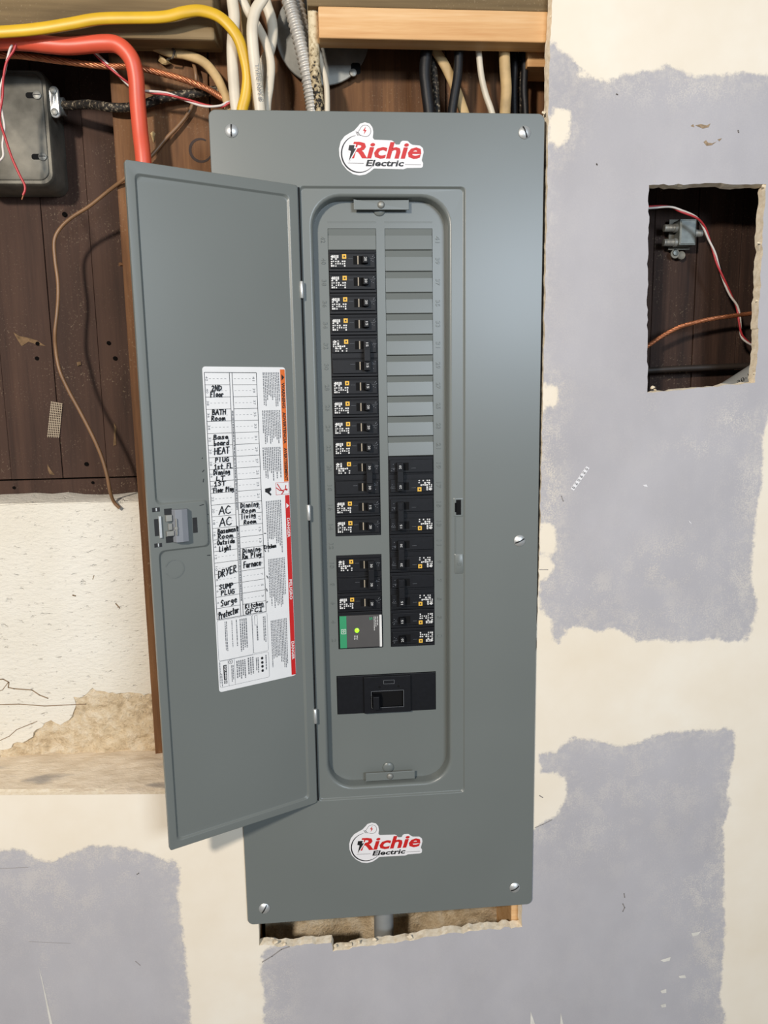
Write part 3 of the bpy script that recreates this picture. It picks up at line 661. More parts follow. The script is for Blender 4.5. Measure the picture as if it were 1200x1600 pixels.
dbox(mb, .1650, .1690, 1.4055, 1.4085, -.0080, -.0055); dbox(mb, .1660, .1675, 1.3990, 1.4180, -.0085, -.006); mb.build('spring', M['steel_dull'], latch, bevel=.0004)
for bx in ((.1690, .1775, 1.4220, 1.4290), (.1690, .1775, 1.3905, 1.3975), (.1838, .1892, 1.3995, 1.4185), (.1410, .1462, 1.3985, 1.4160), (.1822, .1905, 1.4265, 1.4312), (.1822, .1905, 1.3868, 1.3912)):
    mb = MB(); dbox(mb, *bx, -.0003, .0004); mb.build('latch_window', M['slot'], panel)
mb = MB(); dbox(mb, .1815, .1845, 1.3970, 1.4215, -.0022, -.0004); mb.build('latch_tongue', M['steel'], panel, bevel=.0004)
for za in (1.4270, 1.3873):
    mb = MB(); dbox(mb, .1852, .1868, za, za+.0037, -.0008, -.0002); mb.build('latch_rivet', M['steel'], panel, bevel=.0004)
mb = MB()
ring(mb, lambda u, z: dp(u, z, .0019), .1690, 1.3595, .0105, .0008, .0008, 20, 340, 30); mb.build('embossed_ring', M['grey'], panel)

# ---- directory label on the inside of the door
U0 = .1249; SD = .0021          # sheet lies on the sunk field of the door
def fs(d): return lambda s, z: dp(U0-s, z, d)
SW, SZ0, SZ1 = .1008, 1.2024, 1.5845
mb = MB(); l = rr(0, SW, SZ0, SZ1, .0035); mb.loops([[fs(SD+.0003)(*p) for p in l], [fs(SD)(*p) for p in l]], False, True)
sheet = mb.build('directory_label', M['paper'], panel, label='white circuit directory sheet with handwritten room names and warning strips')
F1, F2, F3 = fs(SD-.0002), fs(SD-.0004), fs(SD-.0006)
TT, TB, T0, T1, T2, T3 = 1.578, 1.2917, .0020, .0312, .0345, .0640
P21 = (TT-TB)/21
g = MB(); w = .0006
for a in (T0, T1, T2, T3): quad(g, F1, a-w/2, a+w/2, TB, TT)
for zz_ in (TT, TB): quad(g, F1, T0, T3, zz_-w/2, zz_+w/2)
for k in range(1, 21):
    z = TT-k*P21
    for a, b in ((T0, T1), (T2, T3)): quad(g, F1, a, b, z-.00022, z+.00022)
g.build('table_rule', M['ink'], sheet, kind='stuff')
g = MB()
for k in range(21):
    z = TT-(k+.5)*P21
    for a, b in ((T0+.005, T1), (T2+.002, T3-.006)):
        x = a
        while x < b-.002: quad(g, F1, x, x+.0022, z-.00016, z+.00016); x += .0045
    w = .0052 if 42-2*k > 9 else .0024
    put_text(g, str(42-2*k), F1, T0+.0010, T0+.0036, z-w/2, z+w/2, rot=True)
    w = .0052 if 41-2*k > 9 else .0024
    put_text(g, str(41-2*k), F1, T3-.0052, T3-.0024, z-w/2, z+w/2, rot=True)
fine_print(g, F1, T1+.0006, T2-.0006, 1.42, 1.535, 1, 3, .7, 0); fine_print(g, F1, T1+.0006, T2-.0006, 1.31, 1.40, 1, 4, .7, 0)
for x0, x1, z0, z1, n, sd_ in [(.0715, .0930, 1.5385, 1.5785, 10, 11), (.0690, .0925, 1.4945, 1.5345, 11, 12), (.0675, .0915, 1.4505, 1.4910, 10, 13), (.0690, .0895, 1.3600, 1.4270, 9, 14), (.0690, .0915, 1.2850, 1.3560, 11, 15), (.0690, .0910, 1.2120, 1.2790, 11, 16)]:
    fine_print(g, F1, x0, x1, z0, z1, n, sd_, .5, .35)
for x0, x1, z0, z1, n, sd_ in [(.0105, .0140, 1.2500, 1.2880, 2, 21), (.0190, .0205, 1.2470, 1.2880, 1, 22), (.0245, .0265, 1.2480, 1.2880, 1, 23), (.0290, .0390, 1.2450, 1.2880, 4, 24), (.0500, .0530, 1.2560, 1.2760, 1, 25), (.0590, .0630, 1.2480, 1.2860, 2, 26), (.0160, .0195, 1.2120, 1.2330, 2, 27), (.0225, .0350, 1.2130, 1.2370, 5, 28), (.0370, .0455, 1.2140, 1.2380, 3, 29), (.0600, .0625, 1.2160, 1.2370, 1, 30), (.0475, .0520, 1.2160, 1.2360, 2, 31), (.0035, .0050, 1.2080, 1.2250, 1, 32), (.0020, .0032, 1.2100, 1.2390, 1, 33)]:
    fine_print(g, F1, x0, x1, z0, z1, n, sd_, .55, .2)
l = rr(.0015, .0450, 1.2410, 1.2905, .002, 4); ribbon(g, F1, l+[l[0]], .0003, False)
l = rr(.0455, .0648, 1.2420, 1.2905, .002, 4); ribbon(g, F1, l+[l[0]], .0003, False)
l = rr(.0015, .0648, 1.2080, 1.2405, .002, 4); ribbon(g, F1, l+[l[0]], .0003, False)
l = rect(.0485, .0520, 1.2770, 1.2890); ribbon(g, F1, l+[l[0]], .0003, False)
ribbon(g, F1, [(.0205, 1.2080), (.0205, 1.2405)], .0003, False); ribbon(g, F1, [(.0125, 1.2080), (.0125, 1.2405)], .0003, False)
g.build('fine_print', M['ink_grey'], sheet, kind='stuff')
for z in (1.2340, 1.2285, 1.2235, 1.2180): g = MB(); poly(g, F2, [(.0560+.0016*math.cos(k*.63), z+.0018*math.sin(k*.63)) for k in range(10)]); g.build('printed_oval', M['ink'], sheet)
g = MB(); quad(g, F1, .0065, .0105, 1.2165, 1.2350); g.build('logo_bar', M['ink'], sheet)
g = MB(); l = rect(.0067, .0103, 1.2120, 1.2155); ribbon(g, F1, l+[l[0]], .0005, False); put_text(g, 'D', F2, .0074, .0096, 1.2128, 1.2147, rot=True, bold=.02); g.build('logo_letter', M['ink'], sheet)
g = MB(); ring(g, F1, .0158, 1.2375, .0024, .0005, .0005); ribbon(g, F1, [(.0148, 1.2382), (.0166, 1.2375), (.0150, 1.2366)], .0005); g.build('approval_mark', M['ink'], sheet)
g = MB(); poly(g, F2, [(.0955, 1.5690), (.0955, 1.5765), (.0990, 1.5728)]); g.build('warning_triangle', M['ink'], sheet)
for w_, za, zb_ in (('WARNING', 1.5365, 1.5665), ('ADVERTENCIA', 1.4945, 1.5320), ('AVERTISSEMENT', 1.4500, 1.4895)):
    g = MB(); put_text(g, w_, F2, .0952, .0990, za, zb_, rot=True, bold=.03); g.build('warning_word', M['ink'], sheet)
g = MB(); poly(g, F1, [(.0690, 1.4420), (.0690, 1.4380), (.0720, 1.4365), (.0760, 1.4330), (.0770, 1.4350), (.0745, 1.4375), (.0770, 1.4400), (.0765, 1.4430)]); g.build('pictogram', M['ink'], sheet)
g = MB(); quad(g, F1, .0940, .1000, 1.4487, 1.5820); g.build('warning_strip', M['orange_print'], sheet, label='orange strip reading WARNING ADVERTENCIA AVERTISSEMENT')
g = MB(); quad(g, F1, .0946, .1004, 1.2040, 1.4322); g.build('danger_strip', M['red_print'], sheet, label='red strip reading DANGER PELIGRO DANGER')
g = MB()
l = rect(.0830, .1000, 1.4335, 1.4480); ribbon(g, F1, l+[l[0]], .0004, False)
for l in ([(.0850, 1.4465), (.0890, 1.4400), (.0905, 1.4382)], [(.0835, 1.4420), (.0880, 1.4385), (.0905, 1.4382)], [(.0905, 1.4382), (.0950, 1.4390), (.0960, 1.4440)], [(.0905, 1.4382), (.0930, 1.4370), (.0900, 1.4340)]): ribbon(g, F2, l, .0011)
ring(g, F2, .0968, 1.4390, .0006, .0012, .0012)
g.build('shock_pictogram', M['red_print'], sheet, label='boxed red figure struck by current')
g = MB(); poly(g, F2, [(.0958, 1.4160), (.0958, 1.4225), (.0992, 1.4192)]); g.build('danger_triangle', M['paper'], sheet)
for s_, a, b in (('DANGER', 1.3800, 1.4040), ('PELIGRO', 1.3015, 1.3270), ('DANGER', 1.2240, 1.2475)): g = MB(); put_text(g, s_, F2, .0958, .0994, a, b, rot=True, bold=.02); g.build('danger_word', M['paper'], sheet)
g = MB(); put_text(g, 'SQUARE', F3, .0072, .0098, 1.2175, 1.2340, rot=True, bold=.02); g.build('logo_word', M['paper'], sheet)
# handwriting in black marker
GL = {'A': '0,0 .3,1 .6,0|.12,.38 .5,.4', 'B': '.05,0 .05,1 .4,.95 .45,.75 .1,.53 .5,.42 .5,.1 .05,0', 'C': '.55,.85 .3,1 .05,.6 .1,.15 .4,0 .6,.15', 'D': '.08,0 .08,1 .5,.8 .58,.35 .08,0', 'E': '.5,1 .08,1 .08,0 .52,.03|.08,.52 .42,.54', 'F': '.08,0 .08,1 .55,1|.08,.55 .42,.57', 'G': '.55,.85 .3,1 .05,.6 .1,.12 .4,0 .58,.2 .57,.45 .35,.45', 'H': '.08,0 .08,1|.55,0 .55,1|.08,.5 .55,.55', 'I': '.3,0 .3,1|.1,1 .5,1|.1,0 .5,0', 'K': '.08,0 .08,1|.5,1 .08,.45 .55,0', 'L': '.1,1 .08,0 .55,.03', 'M': '.02,0 .1,1 .32,.4 .55,1 .65,0', 'N': '.05,0 .08,1 .5,0 .55,1', 'O': '.3,1 .05,.7 .08,.2 .35,0 .58,.35 .52,.85 .3,1', 'P': '.08,0 .08,1 .45,.95 .5,.65 .08,.48', 'R': '.08,0 .08,1 .45,.95 .48,.65 .1,.5 .55,0', 'S': '.52,.85 .3,1 .08,.75 .48,.4 .4,.08 .05,.1', 'T': '.3,0 .3,1|0,1 .62,1', 'U': '.05,1 .08,.2 .3,0 .52,.2 .55,1', 'Y': '.05,1 .3,.5|.58,1 .2,0', '1': '.1,.75 .3,1 .3,0|.1,0 .5,0', '2': '.08,.8 .3,1 .5,.75 .08,.03 .58,.03',
      'a': '.5,.55 .2,.6 .05,.3 .2,.02 .45,.2 .5,.58 .52,.02', 'b': '.1,1 .1,.02 .4,.1 .48,.4 .12,.5', 'c': '.48,.52 .2,.6 .06,.3 .2,.03 .5,.1', 'd': '.5,1 .5,.02|.5,.5 .2,.58 .06,.3 .2,.02 .5,.2', 'e': '.08,.32 .48,.36 .35,.6 .1,.5 .08,.15 .3,.01 .52,.12', 'f': '.5,.95 .3,1 .22,.7 .2,0|.05,.55 .42,.57', 'g': '.48,.55 .2,.6 .08,.35 .2,.15 .46,.3 .5,.55 .45,-.2 .1,-.28', 'h': '.1,1 .1,0 .12,.4 .35,.58 .48,.4 .5,0', 'i': '.25,.58 .25,.02|.25,.82 .26,.86', 'k': '.1,1 .1,0|.45,.6 .1,.28 .48,0', 'l': '.25,1 .25,.02', 'm': '.03,0 .05,.58 .2,.58 .3,.05 .34,.55 .5,.56 .62,0', 'n': '.08,0 .08,.58 .35,.58 .48,.4 .5,0', 'o': '.28,.6 .06,.4 .12,.06 .38,.04 .5,.3 .4,.58 .28,.6', 'p': '.1,-.3 .1,.58 .42,.56 .48,.25 .12,.1', 'r': '.1,0 .1,.58|.1,.4 .3,.58 .48,.52', 's': '.46,.54 .2,.6 .12,.4 .44,.25 .35,.03 .06,.06', 't': '.28,.95 .26,.05 .45,.02|.06,.62 .5,.64', 'u': '.08,.58 .1,.1 .3,0 .46,.2 .48,.58 .52,0', 'v': '.05,.58 .25,0 .48,.58', ' ': ''}
hr = random.Random(12)
def hand(s_, x0, x1, zc, h, slope=0., wt=.00125, slant=.12):
    hw = MB(); n = len(s_); adv = (x1-x0)/n
    for i, ch in enumerate(s_):
        bx = x0+i*adv; bz = zc-h/2+slope*(bx-x0)+hr.uniform(-.0002, .0002)
        for st in GL[ch].split('|'):
            if not st: continue
            q = [tuple(float(c) for c in p.split(',')) for p in st.split()]
            q = [(bx+(a/.62*.86+slant*b)*adv+hr.uniform(-.00012, .00012), bz+b*h+slope*a*adv+hr.uniform(-.00012, .00012)) for a, b in q]
            ribbon(hw, F3, q, wt)
    hw.build('handwritten_word', M['ink'], sheet)
def rz(k): return TT-k*P21
Lc = [('2ND', .0090, .0215, rz(1.28), .0060), ('Floor', .0075, .0235, rz(1.78), .0060), ('BATH', .0085, .0250, rz(3.25), .0055), ('Room', .0070, .0240, rz(3.75), .0050), ('Base', .0085, .0270, rz(5.30), .0052), ('board', .0085, .0270, rz(5.80), .0058), ('HEAT', .0085, .0270, rz(6.45), .0072), ('PlUG', .0090, .0260, rz(7.22), .0050), ('1st FL', .0075, .0300, rz(7.78), .0055),
      ('Dinning', .0065, .0265, rz(8.25), .0054), ('LT', .0090, .0200, rz(8.78), .0046), ('1ST', .0062, .0205, rz(9.22), .0048), ('Floor Plug', .0052, .0300, rz(9.75), .0052), ('AC', .0105, .0255, rz(11.5), .0090), ('AC', .0105, .0260, rz(12.5), .0095), ('Basement', .0080, .0335, rz(13.25), .0058), ('Room', .0075, .0265, rz(13.75), .0050), ('Outside', .0065, .0285, rz(14.25), .0052), ('Light', .0085, .0235, rz(14.80), .0058), ('DRYER', .0055, .0290, rz(16.85), .0088), ('SUMP', .0060, .0240, rz(18.15), .0058), ('PLUG', .0080, .0250, rz(18.68), .0054), ('Surge', .0070, .0280, rz(19.50), .0074), ('Protector', .0040, .0295, rz(20.5), .0082)]
slp = {'DRYER': .22, 'Surge': .14, 'Protector': .16, 'HEAT': .06, 'Basement': .05, 'AC': .05}
for s_, a, b, z, h in Lc: hand(s_, a, b, z-slp.get(s_, .02)*(b-a)/2, h, slp.get(s_, .02))
for s_, a, b, z, h in [('Dinning', .0370, .0600, rz(11.25), .0055), ('Room', .0380, .0560, rz(11.75), .0048), ('living', .0370, .0560, rz(12.22), .0052), ('Room', .0400, .0560, rz(12.75), .0048), ('Dinning', .0370, .0600, rz(15.25), .0055), ('Rm Plug', .0365, .0610, rz(15.75), .0056), ('Kitchen', .0640, .0805, rz(15.15), .0044), ('Furnace', .0375, .0600, rz(16.5), .0074), ('Kitchen', .0370, .0610, rz(20.22), .0050), ('GFCI', .0370, .0600, rz(20.72), .0054)]: hand(s_, a, b, z, h, .03)
for l in ([(.0655, 1.3885), (.0675, 1.3882)], [(.0650, 1.368), (.0662, 1.366)], [(.0665, 1.336), (.0678, 1.333)], [(.0655, 1.320), (.0660, 1.317)], [(.0650, 1.303), (.0660, 1.304)]): hw = MB(); ribbon(hw, F3, l, .0010); hw.build('pen_mark', M['ink'], sheet)
mb = MB(); fd = lambda u, z: dp(u, z, -.0003); fd2 = lambda u, z: dp(u, z, .0021)
for l in ([(.1370, 1.4292), (.1325, 1.4300)],): mb = MB(); ribbon(mb, fd, l, .0008); mb.build('pen_mark', M['ink'], panel)
for l in ([(.1268, 1.4180), (.1282, 1.4170)], [(.1268, 1.4070), (.1280, 1.4082)], [(.1290, 1.4690), (.1310, 1.4670)], [(.1300, 1.4590), (.1308, 1.4555)], [(.1270, 1.3700), (.1305, 1.3702)], [(.1300, 1.4830), (.1305, 1.4820)]): mb = MB(); ribbon(mb, fd2, l, .0008); mb.build('pen_mark', M['ink'], panel)

# ---- round-cornered company stickers
OUT = [(480, 612), (430, 650), (380, 678), (310, 688), (240, 675), (170, 630), (115, 565), (85, 480), (82, 400), (105, 320), (150, 265), (210, 230), (260, 205), (300, 165), (330, 130), (385, 114), (440, 128), (472, 170), (480, 220), (472, 280), (490, 300), (690, 306), (715, 320), (735, 350), (780, 350), (795, 320), (815, 308), (875, 310), (900, 335), (930, 352), (1015, 358), (1050, 385), (1058, 430), (1035, 520), (1052, 550), (1048, 590), (1030, 600), (860, 604), (825, 618)]
def sticker(cx, cz, label):
    k = 1/7.5/1364*1.035   # crop units to metres
    q = lambda x, y: ((x-570)*k, -(y-400)*k)
    f = lambda y: (lambda x, z: (cx+x, y, cz+z))
    mb = MB(); o = [q(*p) for p in OUT]; o2 = rpoly(o, .0008, 3)
    mb.plate([[(cx+x, cz+z) for x, z in o2]], -.0003, 0.0); st = mb.build('company_sticker', M['vinyl'], panel, label=label)
    g = MB(); F = f(-.0005); a = q(200, 505); b = q(1030, 325)
    put_text(g, 'Richie', F, a[0], b[0], a[1], b[1], shear=.22, bold=.028)
    poly(g, F, [q(*p) for p in ((395, 160), (360, 205), (380, 207), (370, 245), (402, 198), (383, 195))]); g.build('red_lettering', M['red_print'], st, label='bold slanted red word Richie')
    g = MB(); a = q(385, 588); b = q(830, 518); put_text(g, 'Electric', F, a[0], b[0], a[1], b[1], shear=.2, bold=.03)
    ribbon(g, F, [q(180, 555), q(362, 557)], .0004); ribbon(g, F, [q(842, 566), q(1025, 569)], .0004)
    c = q(310, 455); ring(g, F, c[0], c[1], 200*k, .0003, .0017, 100, 318, 50)
    c = q(388, 207); ring(g, F, c[0], c[1], 62*k, .0004, .0004, -110, 160, 30); ribbon(g, F, [q(330, 185), q(300, 225)], .0004); ribbon(g, F, [q(372, 267), q(320, 250)], .0004)
    for e in (0, 14, 28): ribbon(g, F, [q(280+e, 215+e*.3), q(298+e, 255+e*.1)], .0005)
    g.build('black_lettering', M['ink'], st, label='black word Electric with a thin ring')
    g = MB(); F2_ = f(-.0008); poly(g, f(-.0006), [q(*p) for p in ((188, 350), (280, 350), (270, 385), (300, 385), (190, 560), (205, 440), (172, 430))]); g.build('bolt_outline', M['vinyl'], st)
    g = MB(); poly(g, F2_, [q(*p) for p in ((200, 362), (262, 362), (252, 398), (278, 396), (192, 536), (218, 425), (188, 416))]); g.build('lightning_bolt', M['ink'], st)
c = at(596, 233, 0); sticker(c.x, c.z, 'white Richie Electric sticker at the top of the cover')
c = at(603, 1315, 0); sticker(c.x, c.z, 'white Richie Electric sticker at the foot of the cover')

# ================================================================== BREAKERS (local frame: origin at slot centre on the dead front, y into the wall)
BW, BH = .0572, .0244
def breaker_parts(n, amps, flip):
    """returns list of (name, mesh builder, material, parent index or None)"""
    parts = []; H = BH+(n-1)*SP
    b = MB(); x0, x1 = -BW/2, BW/2
    b.box(x0, x1, -.0012, .030, -H/2, H/2)
    for i in range(n):
        zc = (n-1)/2*SP-i*SP
        b.box(x0+.0012, x1-.0015, -.0036, -.0010, zc-.0086, zc+.0078); b.box(x0+.0004, x1-.001, -.0022, -.001, zc+.0088, zc+.0104)
    parts.append(('body', b, 'black', .0005))
    w = MB(); t_ = MB()
    for i in range(n):
        zc = (n-1)/2*SP-i*SP; w.box(.0008 if not flip else .0034, .0132, -.0038, -.0034, zc-.0047, zc+.0052); t_.box(.0056, .0070, -.0048, -.0037, zc-.0046, zc+.0051)
    parts.append(('toggle_window', w, 'black_matt', None)); 
    if not flip: parts.append(('indicator', t_, 'tan', None))
    for i in range(n):
        zc = (n-1)/2*SP-i*SP; h = MB()
        A = [(.0098, -.0036), (.0122, -.0115), (.0176, -.0115), (.0186, -.0036)]
        h.add([(x, y, zc-.0040) for x, y in A]+[(x, y, zc+.0044) for x, y in A], [(0, 1, 2, 3), (7, 6, 5, 4)]+[(j, (j+1) % 4, 4+(j+1) % 4, 4+j) for j in range(4)])
        parts.append(('toggle', h, 'black', .0004))
        if amps[i]:
            g = MB(); put_text(g, amps[i], wallfn(-.0118), .0136, .0164, zc-.0020, zc+.0024, rot=True); parts.append(('rating', g, 'white_print', None))
    if n == 2:
        h = MB(); h.box(.0108, .0190, -.0122, -.0062, -SP/2-.0052, -SP/2+.0056+SP); h2 = h
        h = MB(); h.box(.0112, .0186, -.0128, -.0055, -.0072, .0072); h.box(.0108, .0190, -.0108, -.0055, -SP/2-.0054, SP/2+.0056); parts.append(('tie_bar', h, 'black', .0005))
    zc = (n-1)/2*SP; rg = random.Random(n); g = MB()
    for c_ in range(7):
        for r_ in range(5):
            if 3 <= c_ <= 6 and r_ > 2: continue
            if rg.random() < .78:
                xa = x0+.0024+c_*.0026; za = zc-.0072+r_*.0027; quad(g, wallfn(-.0039), xa, xa+rg.uniform(.0011, .0022), za, za+rg.uniform(.0011, .0022))
    for c_ in range(4):
        if rg.random() < .9: quad(g, wallfn(-.0039), x0+.0034+c_*.0022, x0+.0050+c_*.0022, zc+.0028, zc+.0062)
    parts.append(('rating_print', g, 'white_print', None))
    g = MB(); ya = x0+.0160; quad(g, wallfn(-.0039), ya, ya+.0050, zc+.0020, zc+.0072); parts.append(('maker_mark', g, 'yellow_print', None))
    g = MB(); quad(g, wallfn(-.0041), ya+.0016, ya+.0034, zc+.0036, zc+.0056); parts.append(('mark_centre', g, 'ink', None))
    g = MB()
    for s_ in range(n):
        z = (n-1)/2*SP-s_*SP
        quad(g, wallfn(-.0038), x0+.023, x0+.0285, z+.0022, z+.0024); quad(g, wallfn(-.0038), x1-.008, x1-.003, z+.0022, z+.0024)
        for e in range(5):
            xa = x1-.0075+rg.random()*.005; za = z+rg.uniform(-.006, .006); quad(g, wallfn(-.0038), xa, xa+.0009, za, za+.0005)
    parts.append(('moulded_mark', g, 'grey_print', None))
    return parts
cache = {}
def breaker(n, amps, xc, k, flip, label):
    key = (n, tuple(amps), flip); zc = (sz(k)+sz(k+n))/2
    t = thing('circuit_breaker', label, 'circuit breaker', (xc, FD, zc), 'circuit breakers in the panel')
    if key not in cache:
        zero = bpy.data.objects.new('z', None); cache[key] = []
        for nm, b, m, bev in breaker_parts(n, amps, flip):
            o = b.build(nm, M[m], None, bevel=bev, loc=(0, 0, 0)); o.parent = t; cache[key].append(o)
        tog = [o for o in cache[key] if o.name.split('.')[0] == 'toggle']; rat = [o for o in cache[key] if o.name.split('.')[0] == 'rating']
        j = 0
        for i in range(n):
            if amps[i]: rat[j].parent = tog[i]; j += 1
    else:
        m = {}
        for o in cache[key]:
            c = o.copy(); COL.objects.link(c); m[o] = c
        for o in cache[key]: m[o].parent = m.get(o.parent, t)
    if flip: t.rotation_euler = (0, math.pi, 0)
    return t
LXC, RXC = (LX0+LX1)/2, (RX_0+RX_1)/2
ordn = ['topmost', 'second', 'third', 'fourth', 'fifth', 'sixth', 'seventh', 'eighth', 'ninth', 'tenth', 'eleventh', 'twelfth', 'thirteenth', 'fourteenth']
left = [(1, 1, ['20']), (2, 1, ['20']), (3, 1, ['20']), (4, 1, ['15']), (5, 2, ['15', '15']), (7, 1, ['15']), (8, 1, ['20']), (9, 1, ['20']), (10, 1, ['20']), (11, 2, ['30', '30']), (13, 1, ['15']), (14, 1, ['20']), (16, 2, ['30', '30']), (18, 1, ['20'])]
right = [(11, 2, ['20', '20']), (13, 2, ['15', '']), (15, 2, ['20', '20']), (17, 2, ['15', '']), (19, 1, ['15']), (20, 1, ['20'])]
for i, (k, n_, a) in enumerate(left):
    extra = {12: ', below the blank plate', 13: ', right above the surge protector'}.get(i, ' from the top' if i else '')
    breaker(n_, a, LXC, k, False, ('double' if n_ == 2 else 'single')+' black breaker, '+ordn[i]+extra+' in the left column')
for i, (k, n_, a) in enumerate(right):
    breaker(n_, a, RXC, k, True, ('double' if n_ == 2 else 'single')+' black breaker, '+ordn[i]+(' from the top' if i else '')+' in the right column')
# surge protector
zc = (sz(19)+sz(21))/2
sp_ = thing('surge_protector', 'square surge protector with green stripe and lit green light below the left breakers', 'surge protector', (LXC, FD, zc))
mb = MB(); mb.box(LXC-BW/2, LXC+BW/2, FD-.0012, FD+.03, zc-.0247, zc+.0247); mb.build('body', M['black'], sp_, bevel=.0005)
mb = MB(); X0, X1 = LXC-BW/2+.0016, LXC+BW/2-.0010; mb.box(X0, X1, FD-.0040, FD-.001, zc-.0224, zc+.0206); face = mb.build('face', M['surge'], sp_, bevel=.0003)
fy = FD-.0043
mb = MB(); quad(mb, wallfn(fy), X0, X0+.0088, zc-.0224, zc+.0206); mb.build('green_stripe', M['green_print'], face)
mb = MB(); quad(mb, wallfn(fy), X1-.0030, X1, zc-.0224, zc+.0206); mb.build('white_stripe', M['white_print'], face)
mb = MB()
l = rect(X0+.002, X0+.0078, zc-.003, zc+.003); ribbon(mb, wallfn(fy-.0002), l+[l[0]], .0006, False); put_text(mb, 'D', wallfn(fy-.0002), X0+.0036, X0+.0062, zc-.0014, zc+.0014, rot=True, bold=.03); mb.build('stripe_logo', M['white_print'], face)
mb = MB(); fine_print(mb, wallfn(fy), X1-.0105, X1-.0040, zc-.0005, zc+.0185, 3, 5, .35, .6); fine_print(mb, wallfn(fy), X0+.0180, X0+.0240, zc-.015, zc-.0060, 3, 6, .3, .5); mb.build('white_lettering', M['white_print'], face, kind='stuff')
mb = MB(); put_text(mb, 'S', wallfn(fy), X1-.0160, X1-.0120, zc+.0140, zc+.0180, rot=True, bold=.02); mb.build('green_mark', M['green_print'], face)
mb = MB(); mb.lathe((X0+.0222, FD-.004, zc+.0008), (0, -1, 0), [(0, .0030), (.0008, .0029), (.0013, .0015), (.0014, .0003)], 16); mb.build('indicator_light', M['led'], sp_, smooth=50)
# main breaker
zc = (MZ0+MZ1)/2; xc = (MX0+MX1)/2; hw_, hh_ = (MX1-MX0)/2-.0006, (MZ1-MZ0)/2-.0006
mn = thing('main_breaker', 'wide black main breaker with a recessed switch near the panel foot', 'circuit breaker', (xc, FD, MZ0))
mb = MB(); mb.box(xc-hw_, xc+hw_, FD-.0015, FD+.04, zc-hh_, zc+hh_); mb.build('body', M['black'], mn, bevel=.0006)
bx0, bx1 = xc-hw_+.035, xc+hw_-.034
mb = MB(); mb.plate([rect(bx0, bx1, zc-hh_+.001, zc+hh_-.001), rect(bx0+.0095, bx1-.0095, zc-.0175, zc+.0055)], FD-.0060, FD-.0013); mb.build('raised_centre', M['black'], mn, bevel=.0004)
mb = MB(); mb.box(bx0+.0096, bx1-.0096, FD-.0018, FD-.0012, zc-.0174, zc+.0054); mb.build('switch_well', M['black_matt'], mn)
mb = MB(); A = [(bx0+.0105, -.0014), (bx0+.0112, -.0145), (bx0+.0190, -.0145), (bx0+.0235, -.0014)]
mb.add([(x, FD+y, zc-.0170) for x, y in A]+[(x, FD+y, zc+.0010) for x, y in A], [(0, 1, 2, 3), (7, 6, 5, 4)]+[(j, (j+1) % 4, 4+(j+1) % 4, 4+j) for j in range(4)]); mb.build('switch', M['black'], mn, bevel=.0007)
mb = MB(); l = rect(bx0+.0095, bx1-.0095, zc-.0175, zc+.0055); ribbon(mb, wallfn(FD-.0062), l+[l[0]], .0005, False); ribbon(mb, wallfn(FD-.0062), [(bx0+.026, zc+.0200), (bx0+.040, zc+.0200), (bx0+.040, zc+.0150), (bx0+.026, zc+.0150), (bx0+.026, zc+.0200)], .0004, False)
mb.build('moulded_edge', M['ink_grey'], mn)
for x in (bx0+.0205, bx0+.0455):
    mb = MB(); mb.lathe((x, FD-.0059, zc+.0110), (0, -1, 0), [(0, .0016), (.0004, .0016)], 12); mb.build('pin_hole', M['black_matt'], mn)

# ================================================================== CABLES, BOXES AND OTHER THINGS
def cable(name, path, r, mat, label, flat=1., n=12, sub=8, group=None, cat='cable'):
    mb = MB(); mb.tube(pxpath(path, sub), r, n, flat); return mb.build(name, M[mat], smooth=60, label=label, cat=cat, group=group)
cable('electrical_cable', [(-620, 60, .03), (-350, 62, .03), (-120, 55, .03), (0, 50, .03), (60, 45, .03), (110, 37, .03), (160, 29, .03), (250, 27, .03), (288, 19, .03), (315, 17, .032), (345, 28, .034), (370, 56, .036), (382, 90, .04), (387, 120, .043), (384, 150, .045), (378, 176, .046), (376, 220, .048)], .0066, 'yellow', 'bright yellow flat cable arching over the top left into the panel', .6)
cable('electrical_cable', [(-620, 74, .05), (-350, 70, .05), (-120, 67, .05), (0, 65, .05), (40, 66, .05), (75, 70, .05), (110, 72, .05), (160, 68, .048), (185, 71, .046), (204, 90, .046), (212, 118, .048), (215, 160, .05), (219, 205, .05), (224, 250, .048), (230, 330, .05), (245, 430, .05), (270, 490, .05), (310, 515, .05), (345, 529, .05), (367, 533.5, .05)], .0095, 'orange', 'thick orange cable bending down behind the open panel door', .9)
# white sheathed cables dropping into the panel top
WG = 'white cables entering the panel top'
cable('electrical_cable', [(362, -30, .05), (363, 0, .05), (366, 30, .05), (363, 70, .05), (364, 110, .05), (367, 150, .05), (370, 180, .05), (371, 220, .05)], .0068, 'white_sheath', 'straight white cable just left of the yellow cable', .65, group=WG)
cable('electrical_cable', [(425, -40, .03), (412, -5, .03), (399, 17, .03), (394, 45, .03), (396, 80, .032), (400, 115, .034), (404, 150, .036), (407, 180, .038), (408, 220, .04)], .0066, 'white_sheath', 'white cable with black lettering right of the yellow cable', .65, group=WG)
cable('electrical_cable', [(368, -30, .06), (379, 0, .06), (390, 22, .06), (404, 44, .056), (416, 70, .05), (423, 100, .05), (421, 135, .05), (417, 165, .05), (416, 220, .05)], .0052, 'white_sheath', 'thin white cable slanting across behind the lettered white cable', .7, group=WG)
cable('electrical_cable', [(408, -30, .066), (416, 5, .066), (424, 30, .066), (426, 55, .066), (421, 80, .066), (412, 100, .068), (406, 130, .068), (404, 220, .07)], .0064, 'white_sheath', 'curved white cable beside the armoured conduit', .65, group=WG)
